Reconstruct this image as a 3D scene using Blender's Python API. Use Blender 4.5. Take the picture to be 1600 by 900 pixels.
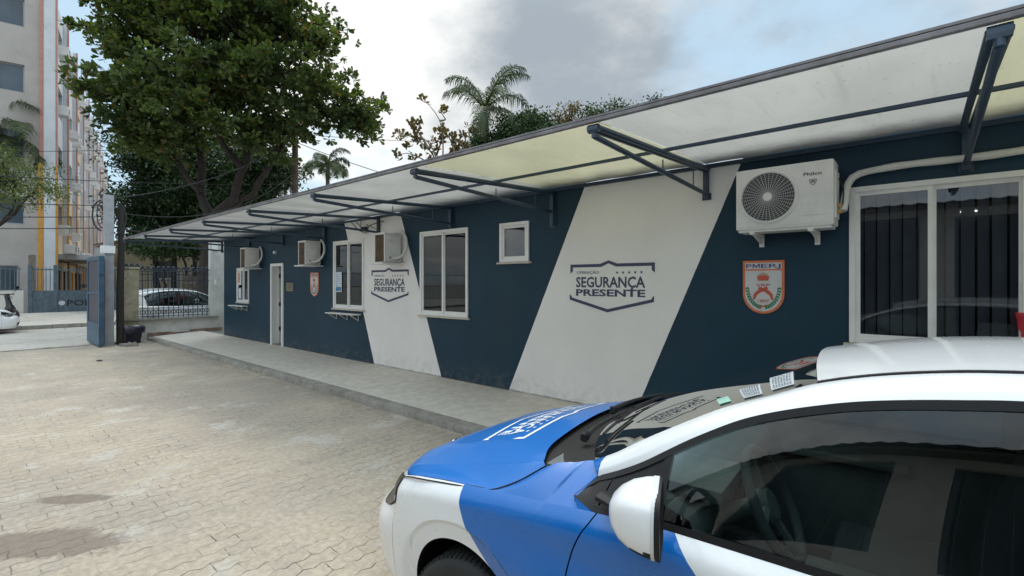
import bpy, math, random
import numpy as np
from mathutils import Vector, Matrix
R=math.radians; rnd=random.Random(7)
for o in list(bpy.data.objects): bpy.data.objects.remove(o)
scn=bpy.context.scene; COL=scn.collection

# ---------------- camera, sky, sun, exposure ----------------
TH=R(49.3); CAMZ=1.695
cam=bpy.data.cameras.new('camera'); co=bpy.data.objects.new('camera',cam); COL.objects.link(co)
cam.sensor_width=36; cam.lens=752/1600*36; cam.shift_y=-9/1600; cam.clip_start=.05; cam.clip_end=3000
co.location=(0,0,CAMZ); co.rotation_euler=(R(90),0,R(40.7)); scn.camera=co
AX=Vector((-math.cos(TH),math.sin(TH),0)); RT=Vector((math.sin(TH),math.cos(TH),0))
SUN_EL=R(60); sd=(AX-RT*.32).normalized()          # horizontal direction towards the sun (behind the clouds)
sunv=Vector((sd.x*math.cos(SUN_EL),sd.y*math.cos(SUN_EL),math.sin(SUN_EL)))
sl=bpy.data.lights.new('sun','SUN'); so=bpy.data.objects.new('sun',sl); COL.objects.link(so)
sl.energy=.75; sl.angle=R(18); sl.color=(1,.95,.87)
so.rotation_euler=sunv.to_track_quat('Z','Y').to_euler(); so.location=sunv*60
scn.view_settings.view_transform='Standard'; scn.view_settings.look='None'; scn.view_settings.gamma=1
scn.view_settings.exposure=.70
w=bpy.data.worlds.new('World'); scn.world=w; w.use_nodes=True
nt=w.node_tree; N=nt.nodes; LK=nt.links; N.clear()
def nn(t,**k):
    n=N.new(t)
    for a,b in k.items(): setattr(n,a,b)
    return n
sky=nn('ShaderNodeTexSky',sky_type='NISHITA',sun_disc=False,sun_elevation=SUN_EL,sun_rotation=math.atan2(sunv.x,sunv.y),
       air_density=1.0,dust_density=1.5,ozone_density=1.0)
tc=nn('ShaderNodeTexCoord'); sep=nn('ShaderNodeSeparateXYZ'); LK.new(tc.outputs['Generated'],sep.inputs[0])
zp=nn('ShaderNodeMath',operation='ADD'); LK.new(sep.outputs[2],zp.inputs[0]); zp.inputs[1].default_value=.22
zm=nn('ShaderNodeMath',operation='MAXIMUM'); LK.new(zp.outputs[0],zm.inputs[0]); zm.inputs[1].default_value=.12
dv=nn('ShaderNodeVectorMath',operation='SCALE'); iv=nn('ShaderNodeMath',operation='DIVIDE'); iv.inputs[0].default_value=1; LK.new(zm.outputs[0],iv.inputs[1])
LK.new(tc.outputs['Generated'],dv.inputs[0]); LK.new(iv.outputs[0],dv.inputs['Scale'])
def wnoise(scale,detail,off,rough=.55):
    m=nn('ShaderNodeMapping'); LK.new(dv.outputs[0],m.inputs[0]); m.inputs['Location'].default_value=off
    n=nn('ShaderNodeTexNoise'); n.inputs['Scale'].default_value=scale; n.inputs['Detail'].default_value=detail; n.inputs['Roughness'].default_value=rough
    LK.new(m.outputs[0],n.inputs[0]); return n.outputs[0]
def wmath(op,a,b,c=None):
    m=nn('ShaderNodeMath',operation=op)
    for i,v in enumerate((a,b,c)):
        if v is None: continue
        if isinstance(v,(int,float)): m.inputs[i].default_value=v
        else: LK.new(v,m.inputs[i])
    return m.outputs[0]
def wrange(v,a,b,c=0,d=1):
    m=nn('ShaderNodeMapRange',interpolation_type='SMOOTHSTEP'); LK.new(v,m.inputs[0])
    for i,x in enumerate((a,b,c,d)): m.inputs[i+1].default_value=x
    return m.outputs[0]
def blob(px,py,rad):                      # a cloud bank round one direction of the sky
    v=(AX+RT*((px-800)/752)+Vector((0,0,(441-py)/752))).normalized()
    d=nn('ShaderNodeVectorMath',operation='DOT_PRODUCT'); nz=nn('ShaderNodeVectorMath',operation='NORMALIZE'); LK.new(tc.outputs['Generated'],nz.inputs[0])
    LK.new(nz.outputs[0],d.inputs[0]); d.inputs[1].default_value=v
    return wrange(d.outputs['Value'],math.cos(R(rad)),1.0)
n1=wnoise(1.3,8,(3.1,1.7,0),.6); n2=wnoise(2.6,8,(9.2,4.1,2),.6); n3=wnoise(.9,6,(1.2,7.3,5),.6)
cov=wmath('ADD',n1,wmath('MULTIPLY',blob(640,130,32),.17))
cov=wmath('ADD',cov,wmath('MULTIPLY',blob(1130,30,22),.08)); cov=wmath('SUBTRACT',cov,wmath('MULTIPLY',blob(130,110,18),.30)); cov=wmath('SUBTRACT',cov,wmath('MULTIPLY',blob(1250,110,14),.12))
cov=wmath('SUBTRACT',cov,wmath('MULTIPLY',blob(540,290,11),.20))
mask=wrange(cov,.36,.62)
dark=wmath('ADD',wmath('MULTIPLY',n2,.55),wmath('MULTIPLY',n3,.45))
dark=wmath('ADD',dark,wmath('MULTIPLY',blob(740,90,17),.17)); dark=wmath('ADD',dark,wmath('ADD',wmath('MULTIPLY',blob(930,60,14),.12),wmath('MULTIPLY',blob(1230,130,22),.12))); dark=wmath('SUBTRACT',dark,wmath('MULTIPLY',blob(590,190,22),.14)); dark=wmath('SUBTRACT',dark,wmath('MULTIPLY',blob(560,20,20),.12))
dk=wrange(dark,.34,.72)
cc=nn('ShaderNodeMix',data_type='RGBA'); LK.new(dk,cc.inputs[0]); cc.inputs[6].default_value=(5.7,5.75,5.65,1); cc.inputs[7].default_value=(2.1,2.42,2.72,1)
skm=nn('ShaderNodeMix',data_type='RGBA',blend_type='MIX'); skm.inputs[0].default_value=.80; LK.new(sky.outputs[0],skm.inputs[6]); skm.inputs[7].default_value=(2.9,4.0,4.75,1)
mx=nn('ShaderNodeMix',data_type='RGBA'); LK.new(mask,mx.inputs[0]); LK.new(skm.outputs[2],mx.inputs[6]); LK.new(cc.outputs[2],mx.inputs[7])
bg=nn('ShaderNodeBackground'); bg.inputs[1].default_value=.145; zf=nn('ShaderNodeMath',operation='MULTIPLY'); LK.new(wrange(sep.outputs[2],.46,.95,.80,2.3),zf.inputs[0]); bk=nn('ShaderNodeVectorMath',operation='DOT_PRODUCT'); LK.new(tc.outputs['Generated'],bk.inputs[0]); bk.inputs[1].default_value=(.35,-.94,0); LK.new(wrange(bk.outputs['Value'],0,1,1,1.5),zf.inputs[1]); zs=nn('ShaderNodeVectorMath',operation='SCALE'); LK.new(mx.outputs[2],zs.inputs[0]); LK.new(zf.outputs[0],zs.inputs['Scale']); LK.new(zs.outputs[0],bg.inputs[0])   # an overcast sky is brightest overhead; added boost behind camera lights the wall
wo=nn('ShaderNodeOutputWorld'); LK.new(bg.outputs[0],wo.inputs[0])

# ---------------- helpers ----------------
class SM:                                   # small node-material writer
    def __init__(s,name):
        s.m=bpy.data.materials.new(name); s.m.use_nodes=True; s.t=s.m.node_tree; s.t.nodes.clear()
        s.out=s.n('ShaderNodeOutputMaterial'); s.tc=s.n('ShaderNodeTexCoord')
    def n(s,t,**k):
        n=s.t.nodes.new(t)
        for a,b in k.items(): setattr(n,a,b)
        return n
    def put(s,sock,v):
        if isinstance(v,(int,float)): sock.default_value=v
        elif isinstance(v,(tuple,list,Vector)):
            v=tuple(v)
            sock.default_value=v+(1,) if len(v)==3 and sock.type=='RGBA' else v
        else: s.t.links.new(v,sock)
    def math(s,op,a,b=None,c=None,clamp=False):
        m=s.n('ShaderNodeMath',operation=op,use_clamp=clamp)
        for i,v in enumerate((a,b,c)):
            if v is not None: s.put(m.inputs[i],v)
        return m.outputs[0]
    def xyz(s,space='Object'):
        q=s.n('ShaderNodeSeparateXYZ'); s.put(q.inputs[0],s.tc.outputs[space]); return q.outputs[0],q.outputs[1],q.outputs[2]
    def noise(s,scale,detail=4,rough=.6,vec=None,mp=None,dist=0):
        v=vec or s.tc.outputs['Object']
        if mp:
            q=s.n('ShaderNodeMapping'); s.put(q.inputs[0],v); q.inputs['Scale'].default_value=mp; v=q.outputs[0]
        n=s.n('ShaderNodeTexNoise'); s.put(n.inputs['Vector'],v); n.inputs['Scale'].default_value=scale; n.inputs['Detail'].default_value=detail; n.inputs['Roughness'].default_value=rough; n.inputs['Distortion'].default_value=dist
        return n.outputs[0]
    def rng(s,v,a,b,c=0.,d=1.,smooth=True):
        m=s.n('ShaderNodeMapRange',interpolation_type='SMOOTHSTEP' if smooth else 'LINEAR'); s.put(m.inputs[0],v)
        for i,x in enumerate((a,b,c,d)): m.inputs[i+1].default_value=x
        return m.outputs[0]
    def mix(s,f,a,b,bt='MIX'):
        m=s.n('ShaderNodeMix',data_type='RGBA',blend_type=bt); s.put(m.inputs[0],f); s.put(m.inputs[6],a); s.put(m.inputs[7],b); return m.outputs[2]
    def bump(s,h,st=.3,d=.01):
        b=s.n('ShaderNodeBump'); b.inputs['Strength'].default_value=st; b.inputs['Distance'].default_value=d; s.put(b.inputs['Height'],h); return b.outputs[0]
    def bsdf(s,col,rough=.6,nrm=None,metal=0,spec=.5,coat=0,coatr=.05,trans=0,alpha=None,emit=None,es=0):
        b=s.n('ShaderNodeBsdfPrincipled'); s.put(b.inputs['Base Color'],col); s.put(b.inputs['Roughness'],rough); s.put(b.inputs['Metallic'],metal)
        s.put(b.inputs['Specular IOR Level'],spec); s.put(b.inputs['Coat Weight'],coat); s.put(b.inputs['Coat Roughness'],coatr)
        if nrm is not None: s.put(b.inputs['Normal'],nrm)
        if trans: b.inputs['Transmission Weight'].default_value=trans
        if emit: s.put(b.inputs['Emission Color'],emit); b.inputs['Emission Strength'].default_value=es
        s.t.links.new(b.outputs[0],s.out.inputs[0]); return b
def simple(name,col,rough=.6,metal=0,spec=.5,var=.12,nscale=6,bump=.0,coat=0,dirt=0):
    s=SM(name); n=s.noise(nscale,5)
    c=s.mix(s.rng(n,.3,.7),tuple(x*(1-var) for x in col),tuple(min(1,x*(1+var)) for x in col))
    if dirt: c=s.mix(s.math('MULTIPLY',s.rng(s.noise(nscale*2.3,6,.7),.5,.75),dirt),c,(.10,.085,.065))
    nr=s.bump(s.noise(nscale*9,4),bump,.01) if bump else None
    s.bsdf(c,rough,nr,metal,spec,coat); return s.m
class MB:
    def __init__(s): s.v=[]; s.f=[]; s.mi=[]; s.cur=0
    def add(s,vs,fs):
        b=len(s.v); s.v+= [tuple(p) for p in vs]; s.f+=[tuple(i+b for i in f) for f in fs]; s.mi+=[s.cur]*len(fs); return s
    def box(s,x0,x1,y0,y1,z0,z1,M=None,bev=0):
        if x0>x1:x0,x1=x1,x0
        if y0>y1:y0,y1=y1,y0
        if z0>z1:z0,z1=z1,z0
        if bev:
            import bmesh
            bm=bmesh.new(); bmesh.ops.create_cube(bm,size=1)
            for q in bm.verts: q.co=Vector(((x0+x1)/2+q.co.x*(x1-x0),(y0+y1)/2+q.co.y*(y1-y0),(z0+z1)/2+q.co.z*(z1-z0)))
            bmesh.ops.bevel(bm,geom=bm.edges[:]+bm.verts[:],offset=bev,segments=2,affect='EDGES',profile=.6)
            bm.verts.index_update(); vs=[q.co.copy() for q in bm.verts]; fs=[[q.index for q in f.verts] for f in bm.faces]; bm.free()
        else:
            vs=[Vector(p) for p in ((x0,y0,z0),(x1,y0,z0),(x1,y1,z0),(x0,y1,z0),(x0,y0,z1),(x1,y0,z1),(x1,y1,z1),(x0,y1,z1))]
            fs=[(0,3,2,1),(4,5,6,7),(0,1,5,4),(1,2,6,5),(2,3,7,6),(3,0,4,7)]
        if M: vs=[M@p for p in vs]
        return s.add(vs,fs)
    def tube(s,pts,r,seg=8,cap=True,flat=1):
        pts=[Vector(p) for p in pts]; n=len(pts)
        rs=r if isinstance(r,(list,tuple)) else [r]*n
        vs=[]; fs=[]; up=None
        for i,p in enumerate(pts):
            d=(pts[min(i+1,n-1)]-pts[max(i-1,0)])
            d=d.normalized() if d.length>1e-9 else Vector((0,0,1))
            if up is None: up=Vector((0,0,1)) if abs(d.z)<.95 else Vector((1,0,0))
            x=d.cross(up).normalized(); y=x.cross(d).normalized(); up=y
            for k in range(seg):
                a=2*math.pi*(k+.5)/seg; vs.append(p+(x*math.cos(a)+y*math.sin(a)*flat)*rs[i])
        for i in range(n-1):
            for k in range(seg):
                a=i*seg+k; b=i*seg+(k+1)%seg; fs.append((a,a+seg,b+seg,b))
        if cap: fs.append(tuple(range(seg))); fs.append(tuple(reversed(range((n-1)*seg,n*seg))))
        return s.add(vs,fs)
    def grid(s,P,flip=False):
        n=len(P); m=len(P[0]); vs=[p for r in P for p in r]; fs=[]
        for i in range(n-1):
            for j in range(m-1):
                f=(i*m+j,i*m+j+1,(i+1)*m+j+1,(i+1)*m+j); fs.append(f[::-1] if flip else f)
        return s.add(vs,fs)
    def lathe(s,prof,c,axis='z',seg=24,M=None):      # prof: (r,h)
        vs=[]; fs=[]; m=len(prof)
        for k in range(seg):
            a=2*math.pi*k/seg
            for r,h in prof:
                q=(r*math.cos(a),r*math.sin(a),h)
                if axis=='y': q=(q[0],h,q[1])
                if axis=='x': q=(h,q[0],q[1])
                q=Vector(q)+Vector(c); vs.append(M@q if M else q)
        for k in range(seg):
            for j in range(m-1):
                a=k*m+j; b=((k+1)%seg)*m+j; fs.append((a,b,b+1,a+1))
        return s.add(vs,fs)
    def prism(s,poly,f,t0,t1):                        # poly of 2-D points, f(u,v,t)->3-D
        n=len(poly); vs=[f(u,v,t0) for u,v in poly]+[f(u,v,t1) for u,v in poly]
        fs=[tuple(range(n)),tuple(reversed(range(n,2*n)))]+[(i,(i+1)%n+0,(i+1)%n+n,i+n)[::-1] for i in range(n)]
        return s.add(vs,fs)
    def build(s,name,mats,parent=None,smooth=None,loc=None,rz=0,fixn=True):
        me=bpy.data.meshes.new(name); me.from_pydata(s.v,[],s.f)
        if not isinstance(mats,(list,tuple)): mats=[mats]
        for m in mats: me.materials.append(m)
        if len(mats)>1: me.polygons.foreach_set('material_index',s.mi)
        if fixn:
            import bmesh
            bm=bmesh.new(); bm.from_mesh(me); bmesh.ops.recalc_face_normals(bm,faces=bm.faces); bm.to_mesh(me); bm.free()
        if smooth is not None:
            me.polygons.foreach_set('use_smooth',[True]*len(me.polygons))
            me.set_sharp_from_angle(angle=R(smooth))
        me.update(); o=bpy.data.objects.new(name,me); COL.objects.link(o)
        if parent: o.parent=parent
        if loc: o.location=loc
        o.rotation_euler.z=rz; return o
def tag(o,label=None,cat=None,group=None,kind=None):
    for k,v in (('label',label),('category',cat),('group',group),('kind',kind)):
        if v: o[k]=v
    return o
def empty(name,loc,label,cat,group=None,rz=0):
    o=bpy.data.objects.new(name,None); COL.objects.link(o); o.location=loc; o.rotation_euler.z=rz; o.empty_display_size=.2
    return tag(o,label,cat,group)
def kids(o): return [c for c in bpy.data.objects if c.parent==o]
def copy_tree(o,parent=None,mats=None,skip=()):
    c=o.copy(); COL.objects.link(c); c.parent=parent
    if mats and c.data:
        names=[m.name for m in o.data.materials if m]
        if any(n in mats for n in names):
            c.data=o.data.copy()
            for i,n in enumerate(names):
                if n in mats: c.data.materials[i]=mats[n]
    for ch in kids(o):
        if ch.name.split('.')[0] in skip: continue
        copy_tree(ch,c,mats,skip)
    return c
def cr(tab,x):                               # smooth interpolation through a table (x ascending), any number of columns
    xs=[t[0] for t in tab]; n=len(xs)
    if x<=xs[0]: return list(tab[0][1:])
    if x>=xs[-1]: return list(tab[-1][1:])
    i=max(k for k in range(n-1) if xs[k]<=x); h=xs[i+1]-xs[i]; t=(x-xs[i])/h; out=[]
    for c in range(1,len(tab[0])):
        y=[r[c] for r in tab]
        def sl(k):
            if k==0: return (y[1]-y[0])/(xs[1]-xs[0])
            if k==n-1: return (y[-1]-y[-2])/(xs[-1]-xs[-2])
            a=(y[k]-y[k-1])/(xs[k]-xs[k-1]); b=(y[k+1]-y[k])/(xs[k+1]-xs[k])
            return 0 if a*b<=0 else 2*a*b/(a+b)
        m0,m1=sl(i)*h,sl(i+1)*h; t2,t3=t*t,t*t*t
        out.append((2*t3-3*t2+1)*y[i]+(t3-2*t2+t)*m0+(-2*t3+3*t2)*y[i+1]+(t3-t2)*m1)
    return out
def seq(pts,n):                              # n points along a smooth 3-D polyline
    m=len(pts); d=[0]
    for i in range(1,m): d.append(d[-1]+max(1e-6,(Vector(pts[i])-Vector(pts[i-1])).length))
    tab=[(d[i],)+tuple(pts[i]) for i in range(m)]
    return [Vector(cr(tab,d[-1]*k/(n-1))) for k in range(n)]
def text_mesh(body,w=None,h=None,bold=0,shear=0,res=2):
    cu=bpy.data.curves.new('t','FONT'); cu.body=body; cu.size=1; cu.offset=bold; cu.shear=shear; cu.resolution_u=res
    o=bpy.data.objects.new('t',cu); COL.objects.link(o); dg=bpy.context.evaluated_depsgraph_get()
    me=bpy.data.meshes.new_from_object(o.evaluated_get(dg)); bpy.data.objects.remove(o); bpy.data.curves.remove(cu)
    vs=[v.co.copy() for v in me.vertices]; fs=[tuple(p.vertices) for p in me.polygons]; bpy.data.meshes.remove(me)
    x0=min(v.x for v in vs); x1=max(v.x for v in vs); y0=0; y1=.72
    sx=(w/(x1-x0)) if w else (h/y1 if h else 1); sy=h/y1 if h else sx
    return [((v.x-x0)*sx,(v.y-y0)*sy) for v in vs],fs
def put_text(mb,body,f,w,h,bold=0,shear=0):
    vs,fs=text_mesh(body,w,h,bold,shear); mb.add([f(u,v) for u,v in vs],fs)
# ---------------- materials ----------------
M={}
def wall_paint():
    s=SM('striped_wall_paint'); x,y,z=s.xyz()
    def side(x0,x1,z0=.17,z1=2.88):            # >0 right of the slanted edge running from (x0,z0) to (x1,z1)
        k=(x1-x0)/(z1-z0)
        return s.math('GREATER_THAN',s.math('ADD',x,s.math('MULTIPLY',s.noise(14,3),.008)),s.math('MULTIPLY_ADD',z,k,x0-k*z0+.004))
    b1=s.math('SUBTRACT',side(-7.80,-8.85),side(-5.91,-6.99))
    b2=s.math('SUBTRACT',side(-4.47,-3.22),side(-2.55,-1.40))
    m=s.math('ADD',b1,b2,clamp=True)
    st=s.rng(s.noise(1.3,6,.7,mp=(1,1,.35)),.45,.75); low=s.rng(z,.17,.55,1,0)
    navy=s.mix(s.rng(s.noise(.9,5),.3,.7),(.007,.033,.058),(.011,.043,.073)); navy=s.mix(s.math('MULTIPLY',st,.35),navy,(.022,.04,.052))
    wh=s.mix(s.rng(s.noise(.8,5),.3,.7),(.74,.735,.725),(.80,.79,.775)); wh=s.mix(s.math('MULTIPLY',st,.12),wh,(.48,.46,.43))
    c=s.mix(m,navy,wh)
    dirt=s.math('MULTIPLY',s.math('MULTIPLY',low,s.rng(s.noise(7,6,.7),.42,.62)),.22); c=s.mix(dirt,c,(.22,.20,.17))
    c=s.mix(s.math('MULTIPLY',s.rng(s.math('ADD',z,s.math('MULTIPLY',s.noise(9,4),.05)),.225,.19),.75),c,(.075,.07,.06))
    specks=s.rng(s.noise(55,2,.5),.735,.76); c=s.mix(s.math('MULTIPLY',s.math('MULTIPLY',specks,s.rng(z,.2,1.2,1,.0)),.7),c,(.5,.48,.45))
    h=s.math('ADD',s.noise(3.5,3),s.math('MULTIPLY',s.noise(160,3),.25))
    s.bsdf(c,s.math('MULTIPLY_ADD',m,.15,.5),s.bump(h,.22,.012),spec=.25); return s.m
M['wall']=wall_paint()
def pavers():
    s=SM('interlocking_concrete_pavers'); v=s.tc.outputs['Object']
    x,y,z=s.xyz()
    zig=s.math('MULTIPLY',s.math('PINGPONG',s.math('ADD',y,.03),.055),.45)      # zig-zag edges of the interlocking block
    wob=s.math('MULTIPLY',s.math('SUBTRACT',s.noise(2.2,3),.5),.05); wob2=s.math('MULTIPLY',s.math('SUBTRACT',s.noise(9,3),.5),.022)
    cx=s.math('ADD',s.math('ADD',x,zig),s.math('ADD',wob,wob2)); cy=s.math('ADD',y,s.math('MULTIPLY',wob2,1.5))
    cb=s.n('ShaderNodeCombineXYZ'); s.put(cb.inputs[0],cy); s.put(cb.inputs[1],cx)
    br=s.n('ShaderNodeTexBrick'); s.put(br.inputs[0],cb.outputs[0]); br.offset=.5
    br.inputs['Color1'].default_value=(.385,.335,.272,1); br.inputs['Color2'].default_value=(.42,.368,.302,1); br.inputs['Mortar'].default_value=(0,0,0,1)
    for k,q in (('Scale',1),('Mortar Size',.0037),('Mortar Smooth',.25),('Bias',0),('Brick Width',.225),('Row Height',.125)): br.inputs[k].default_value=q
    c=s.mix(br.outputs['Fac'],br.outputs['Color'],(.395,.343,.278))
    big=s.noise(.33,6,.62); med=s.noise(1.7,7,.68); fine=s.noise(24,5,.7)
    c=s.mix(s.rng(big,.34,.66),s.mix(1,c,(.80,.80,.82),'MULTIPLY'),s.mix(1,c,(1.06,1.03,.98),'MULTIPLY'))
    c=s.mix(s.math('MULTIPLY',s.rng(med,.54,.66),.55),c,(.50,.475,.43)); c=s.mix(s.math('MULTIPLY',s.rng(med,.46,.33),.5),c,(.29,.27,.24))
    c=s.mix(1,c,s.mix(s.rng(fine,.3,.7),(.82,.82,.82),(1.12,1.12,1.11)),'MULTIPLY')
    # joints: open in some places, filled with grit in most
    openj=s.rng(s.noise(1.5,4,.65,vec=v),.47,.62); bit=s.rng(s.noise(13,3),.38,.52)
    fr=s.math('FRACT',s.math('DIVIDE',s.math('ADD',cx,50),.125)); rd=s.math('MULTIPLY',s.math('SUBTRACT',.5,s.math('ABSOLUTE',s.math('SUBTRACT',fr,.5))),.125)
    rowo=s.math('MULTIPLY',s.rng(s.noise(1.1,4,.65,vec=v),.40,.58),s.rng(s.noise(6,3,mp=(2.2,.8,1)),.40,.56))
    rowj=s.math('MULTIPLY',s.rng(rd,.0065,.002),rowo)
    j=s.math('MAXIMUM',s.math('MULTIPLY',s.math('MULTIPLY',s.rng(br.outputs['Fac'],.3,.9),s.math('MULTIPLY',openj,bit)),.8),s.math('MULTIPLY',rowj,.85))
    c=s.mix(j,c,(.055,.048,.04)); c=s.mix(s.math('MULTIPLY',br.outputs['Fac'],.07),c,(.16,.14,.12))
    # oil and damp stains
    def stain(cx_,cy_,rx,ry,ang,seed):
        a=math.cos(ang);b=math.sin(ang)
        dx=s.math('SUBTRACT',x,cx_); dy=s.math('SUBTRACT',y,cy_)
        u=s.math('DIVIDE',s.math('ADD',s.math('MULTIPLY',dx,a),s.math('MULTIPLY',dy,b)),rx)
        w_=s.math('DIVIDE',s.math('SUBTRACT',s.math('MULTIPLY',dy,a),s.math('MULTIPLY',dx,b)),ry)
        d=s.math('SQRT',s.math('ADD',s.math('MULTIPLY',u,u),s.math('MULTIPLY',w_,w_)))
        d=s.math('ADD',d,s.math('MULTIPLY',s.math('SUBTRACT',s.noise(3+seed,6,.7),.5),1.5))
        return s.rng(d,1.05,.75)
    st=s.math('MAXIMUM',stain(-4.35,.36,.62,.20,R(44),0),s.math('MAXIMUM',stain(-5.05,.62,.30,.09,R(46),1),stain(-5.9,.0,.2,.07,R(50),2)))
    c=s.mix(s.math('MULTIPLY',st,.62),c,(.135,.105,.085))
    ed=s.rng(y,3.35,3.72); c=s.mix(s.math('MULTIPLY',s.math('MULTIPLY',ed,s.rng(s.noise(5,5),.4,.6)),.5),c,(.20,.17,.14))
    h=s.math('ADD',s.math('MULTIPLY',s.math('MULTIPLY',s.math('SUBTRACT',1,br.outputs['Fac']),s.math('MULTIPLY_ADD',openj,.93,.07)),1.0),s.math('ADD',s.math('MULTIPLY',fine,.35),s.math('MULTIPLY',med,.8)))
    s.bsdf(c,.88,s.bump(h,.55,.012),spec=.25); return s.m
M['pavers']=pavers()
def concrete(name,a,b,scale=1.5,bump=.3,rough=.85,crack=0):
    s=SM(name); n=s.noise(scale,7,.65); f=s.noise(scale*18,5,.7)
    c=s.mix(s.rng(n,.3,.7),a,b); c=s.mix(1,c,s.mix(s.rng(f,.3,.7),(.86,.86,.86),(1.1,1.1,1.1)),'MULTIPLY')
    if crack:
        vo=s.n('ShaderNodeTexVoronoi',feature='DISTANCE_TO_EDGE'); s.put(vo.inputs[0],s.tc.outputs['Object']); vo.inputs['Scale'].default_value=crack
        c=s.mix(s.math('MULTIPLY',s.rng(vo.outputs[0],.012,.0),.6),c,(.05,.045,.04))
    s.bsdf(c,rough,s.bump(s.math('ADD',n,s.math('MULTIPLY',f,.4)),bump,.01),spec=.3); return s.m
M['pavement']=concrete('smooth_grey_cement',(.50,.465,.41),(.56,.52,.455),.4,.03,.7)
M['kerb']=concrete('rough_kerb_stone',(.19,.175,.15),(.30,.28,.245),6,.8)
M['street']=concrete('worn_street_concrete',(.36,.34,.30),(.45,.42,.37),.35,.3,.9,.35)
M['ground']=concrete('bare_ground',(.30,.27,.22),(.38,.35,.30),.2,.3)
M['sidewalk']=concrete('pale_sidewalk',(.42,.40,.36),(.52,.49,.44),.6,.3,.9,.5)
def plain(n,*a,**k): M[n]=simple(n,*a,**k)
plain('white_frame',(.74,.75,.74),.35,var=.04)
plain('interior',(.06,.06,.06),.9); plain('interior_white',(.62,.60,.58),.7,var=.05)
plain('blind',(.50,.53,.60),.8,var=.1); plain('blind_dark',(.16,.18,.23),.8,var=.1)
plain('navy_metal',(.028,.052,.085),.38,spec=.5,var=.2); plain('edge_metal',(.16,.15,.155),.5,var=.3,dirt=.4)
plain('ac_white',(.70,.70,.68),.42,var=.05,dirt=.12); plain('ac_dark',(.05,.05,.05),.7); plain('ac_grille',(.55,.56,.56),.5,var=.06)
plain('rust_grille',(.105,.07,.045),.8,var=.35); plain('pipe_wrap',(.62,.62,.60),.65,var=.06,bump=.25,nscale=3)
plain('navy_ink',(.045,.055,.11),.6,var=.05); plain('white_ink',(.72,.75,.80),.5,var=.04)
plain('orange',(.62,.17,.06),.5,var=.06); plain('badge_white',(.56,.56,.58),.5,var=.04); plain('badge_blue',(.05,.06,.20),.5)
plain('badge_red',(.50,.085,.05),.5); plain('badge_green',(.03,.20,.08),.6); plain('badge_gold',(.42,.27,.08),.5); plain('plaque',(.22,.19,.12),.45,metal=.3)
plain('paper',(.60,.64,.68),.7); plain('sticker_grey',(.40,.42,.43),.6,var=.05); plain('paper_blue',(.10,.28,.50),.7)
plain('boundary_wall',(.52,.51,.47),.85,var=.14,nscale=1.6,bump=.3,dirt=.35); plain('boundary_yellow',(.40,.36,.25),.85,var=.3,nscale=2.2,bump=.4,dirt=.8)
plain('brick_red',(.24,.15,.115),.9,var=.3); plain('iron',(.022,.035,.055),.5,var=.3); plain('gate_blue',(.035,.085,.14),.45,var=.25,nscale=3,dirt=.45); plain('gate_dark',(.045,.042,.06),.5,var=.2,dirt=.2)
plain('gate_grey',(.085,.12,.15),.55,var=.25,dirt=.3); plain('pole_grey',(.30,.31,.33),.8,var=.12,bump=.2); plain('pole_dark',(.025,.022,.02),.8); plain('bin',(.014,.014,.03),.35,var=.3)
plain('wood_pole',(.10,.075,.055),.9,var=.3,bump=.4); plain('cable',(.02,.02,.02),.7)
plain('bark',(.026,.020,.017),.95,var=.4,nscale=5,bump=.8); plain('bark_pale',(.16,.14,.11),.95,var=.3,nscale=5,bump=.6)
plain('bld_grey',(.40,.365,.335),.8,var=.07,nscale=.7,dirt=.12); plain('bld_white',(.58,.60,.62),.8,var=.06,nscale=.8,dirt=.15); plain('bld_pink',(.44,.22,.18),.8,var=.1); plain('bld_orange',(.56,.27,.05),.8,var=.1); plain('bld_cream',(.55,.44,.30),.8,var=.1)
plain('house_beige',(.46,.40,.27),.85,var=.12,nscale=.8,dirt=.2); plain('tile',(.20,.10,.07),.85,var=.3); plain('opp_white',(.62,.60,.55),.85,var=.07,nscale=1); plain('dark_opening',(.012,.013,.016),.3)
plain('roof_grey',(.22,.21,.20),.85)
plain('black_plastic',(.008,.008,.009),.55,spec=.3,var=.1); plain('gloss_black',(.010,.010,.012),.12,var=.05); plain('rubber',(.018,.018,.018),.75,var=.15,bump=.3,nscale=12); plain('seat_fabric',(.05,.06,.065),.9); plain('dash',(.10,.115,.115),.7)
plain('alloy',(.45,.45,.46),.3,metal=.8); plain('chrome',(.75,.76,.78),.12,metal=1); plain('red_lamp',(.5,.02,.03),.15); plain('red_plastic',(.55,.03,.05),.35)
plain('white_paint',(.73,.74,.74),.25,coat=.8,var=.01); plain('red_paint',(.45,.07,.05),.3,coat=.6); plain('green_sticker',(.25,.45,.36),.6)
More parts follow.
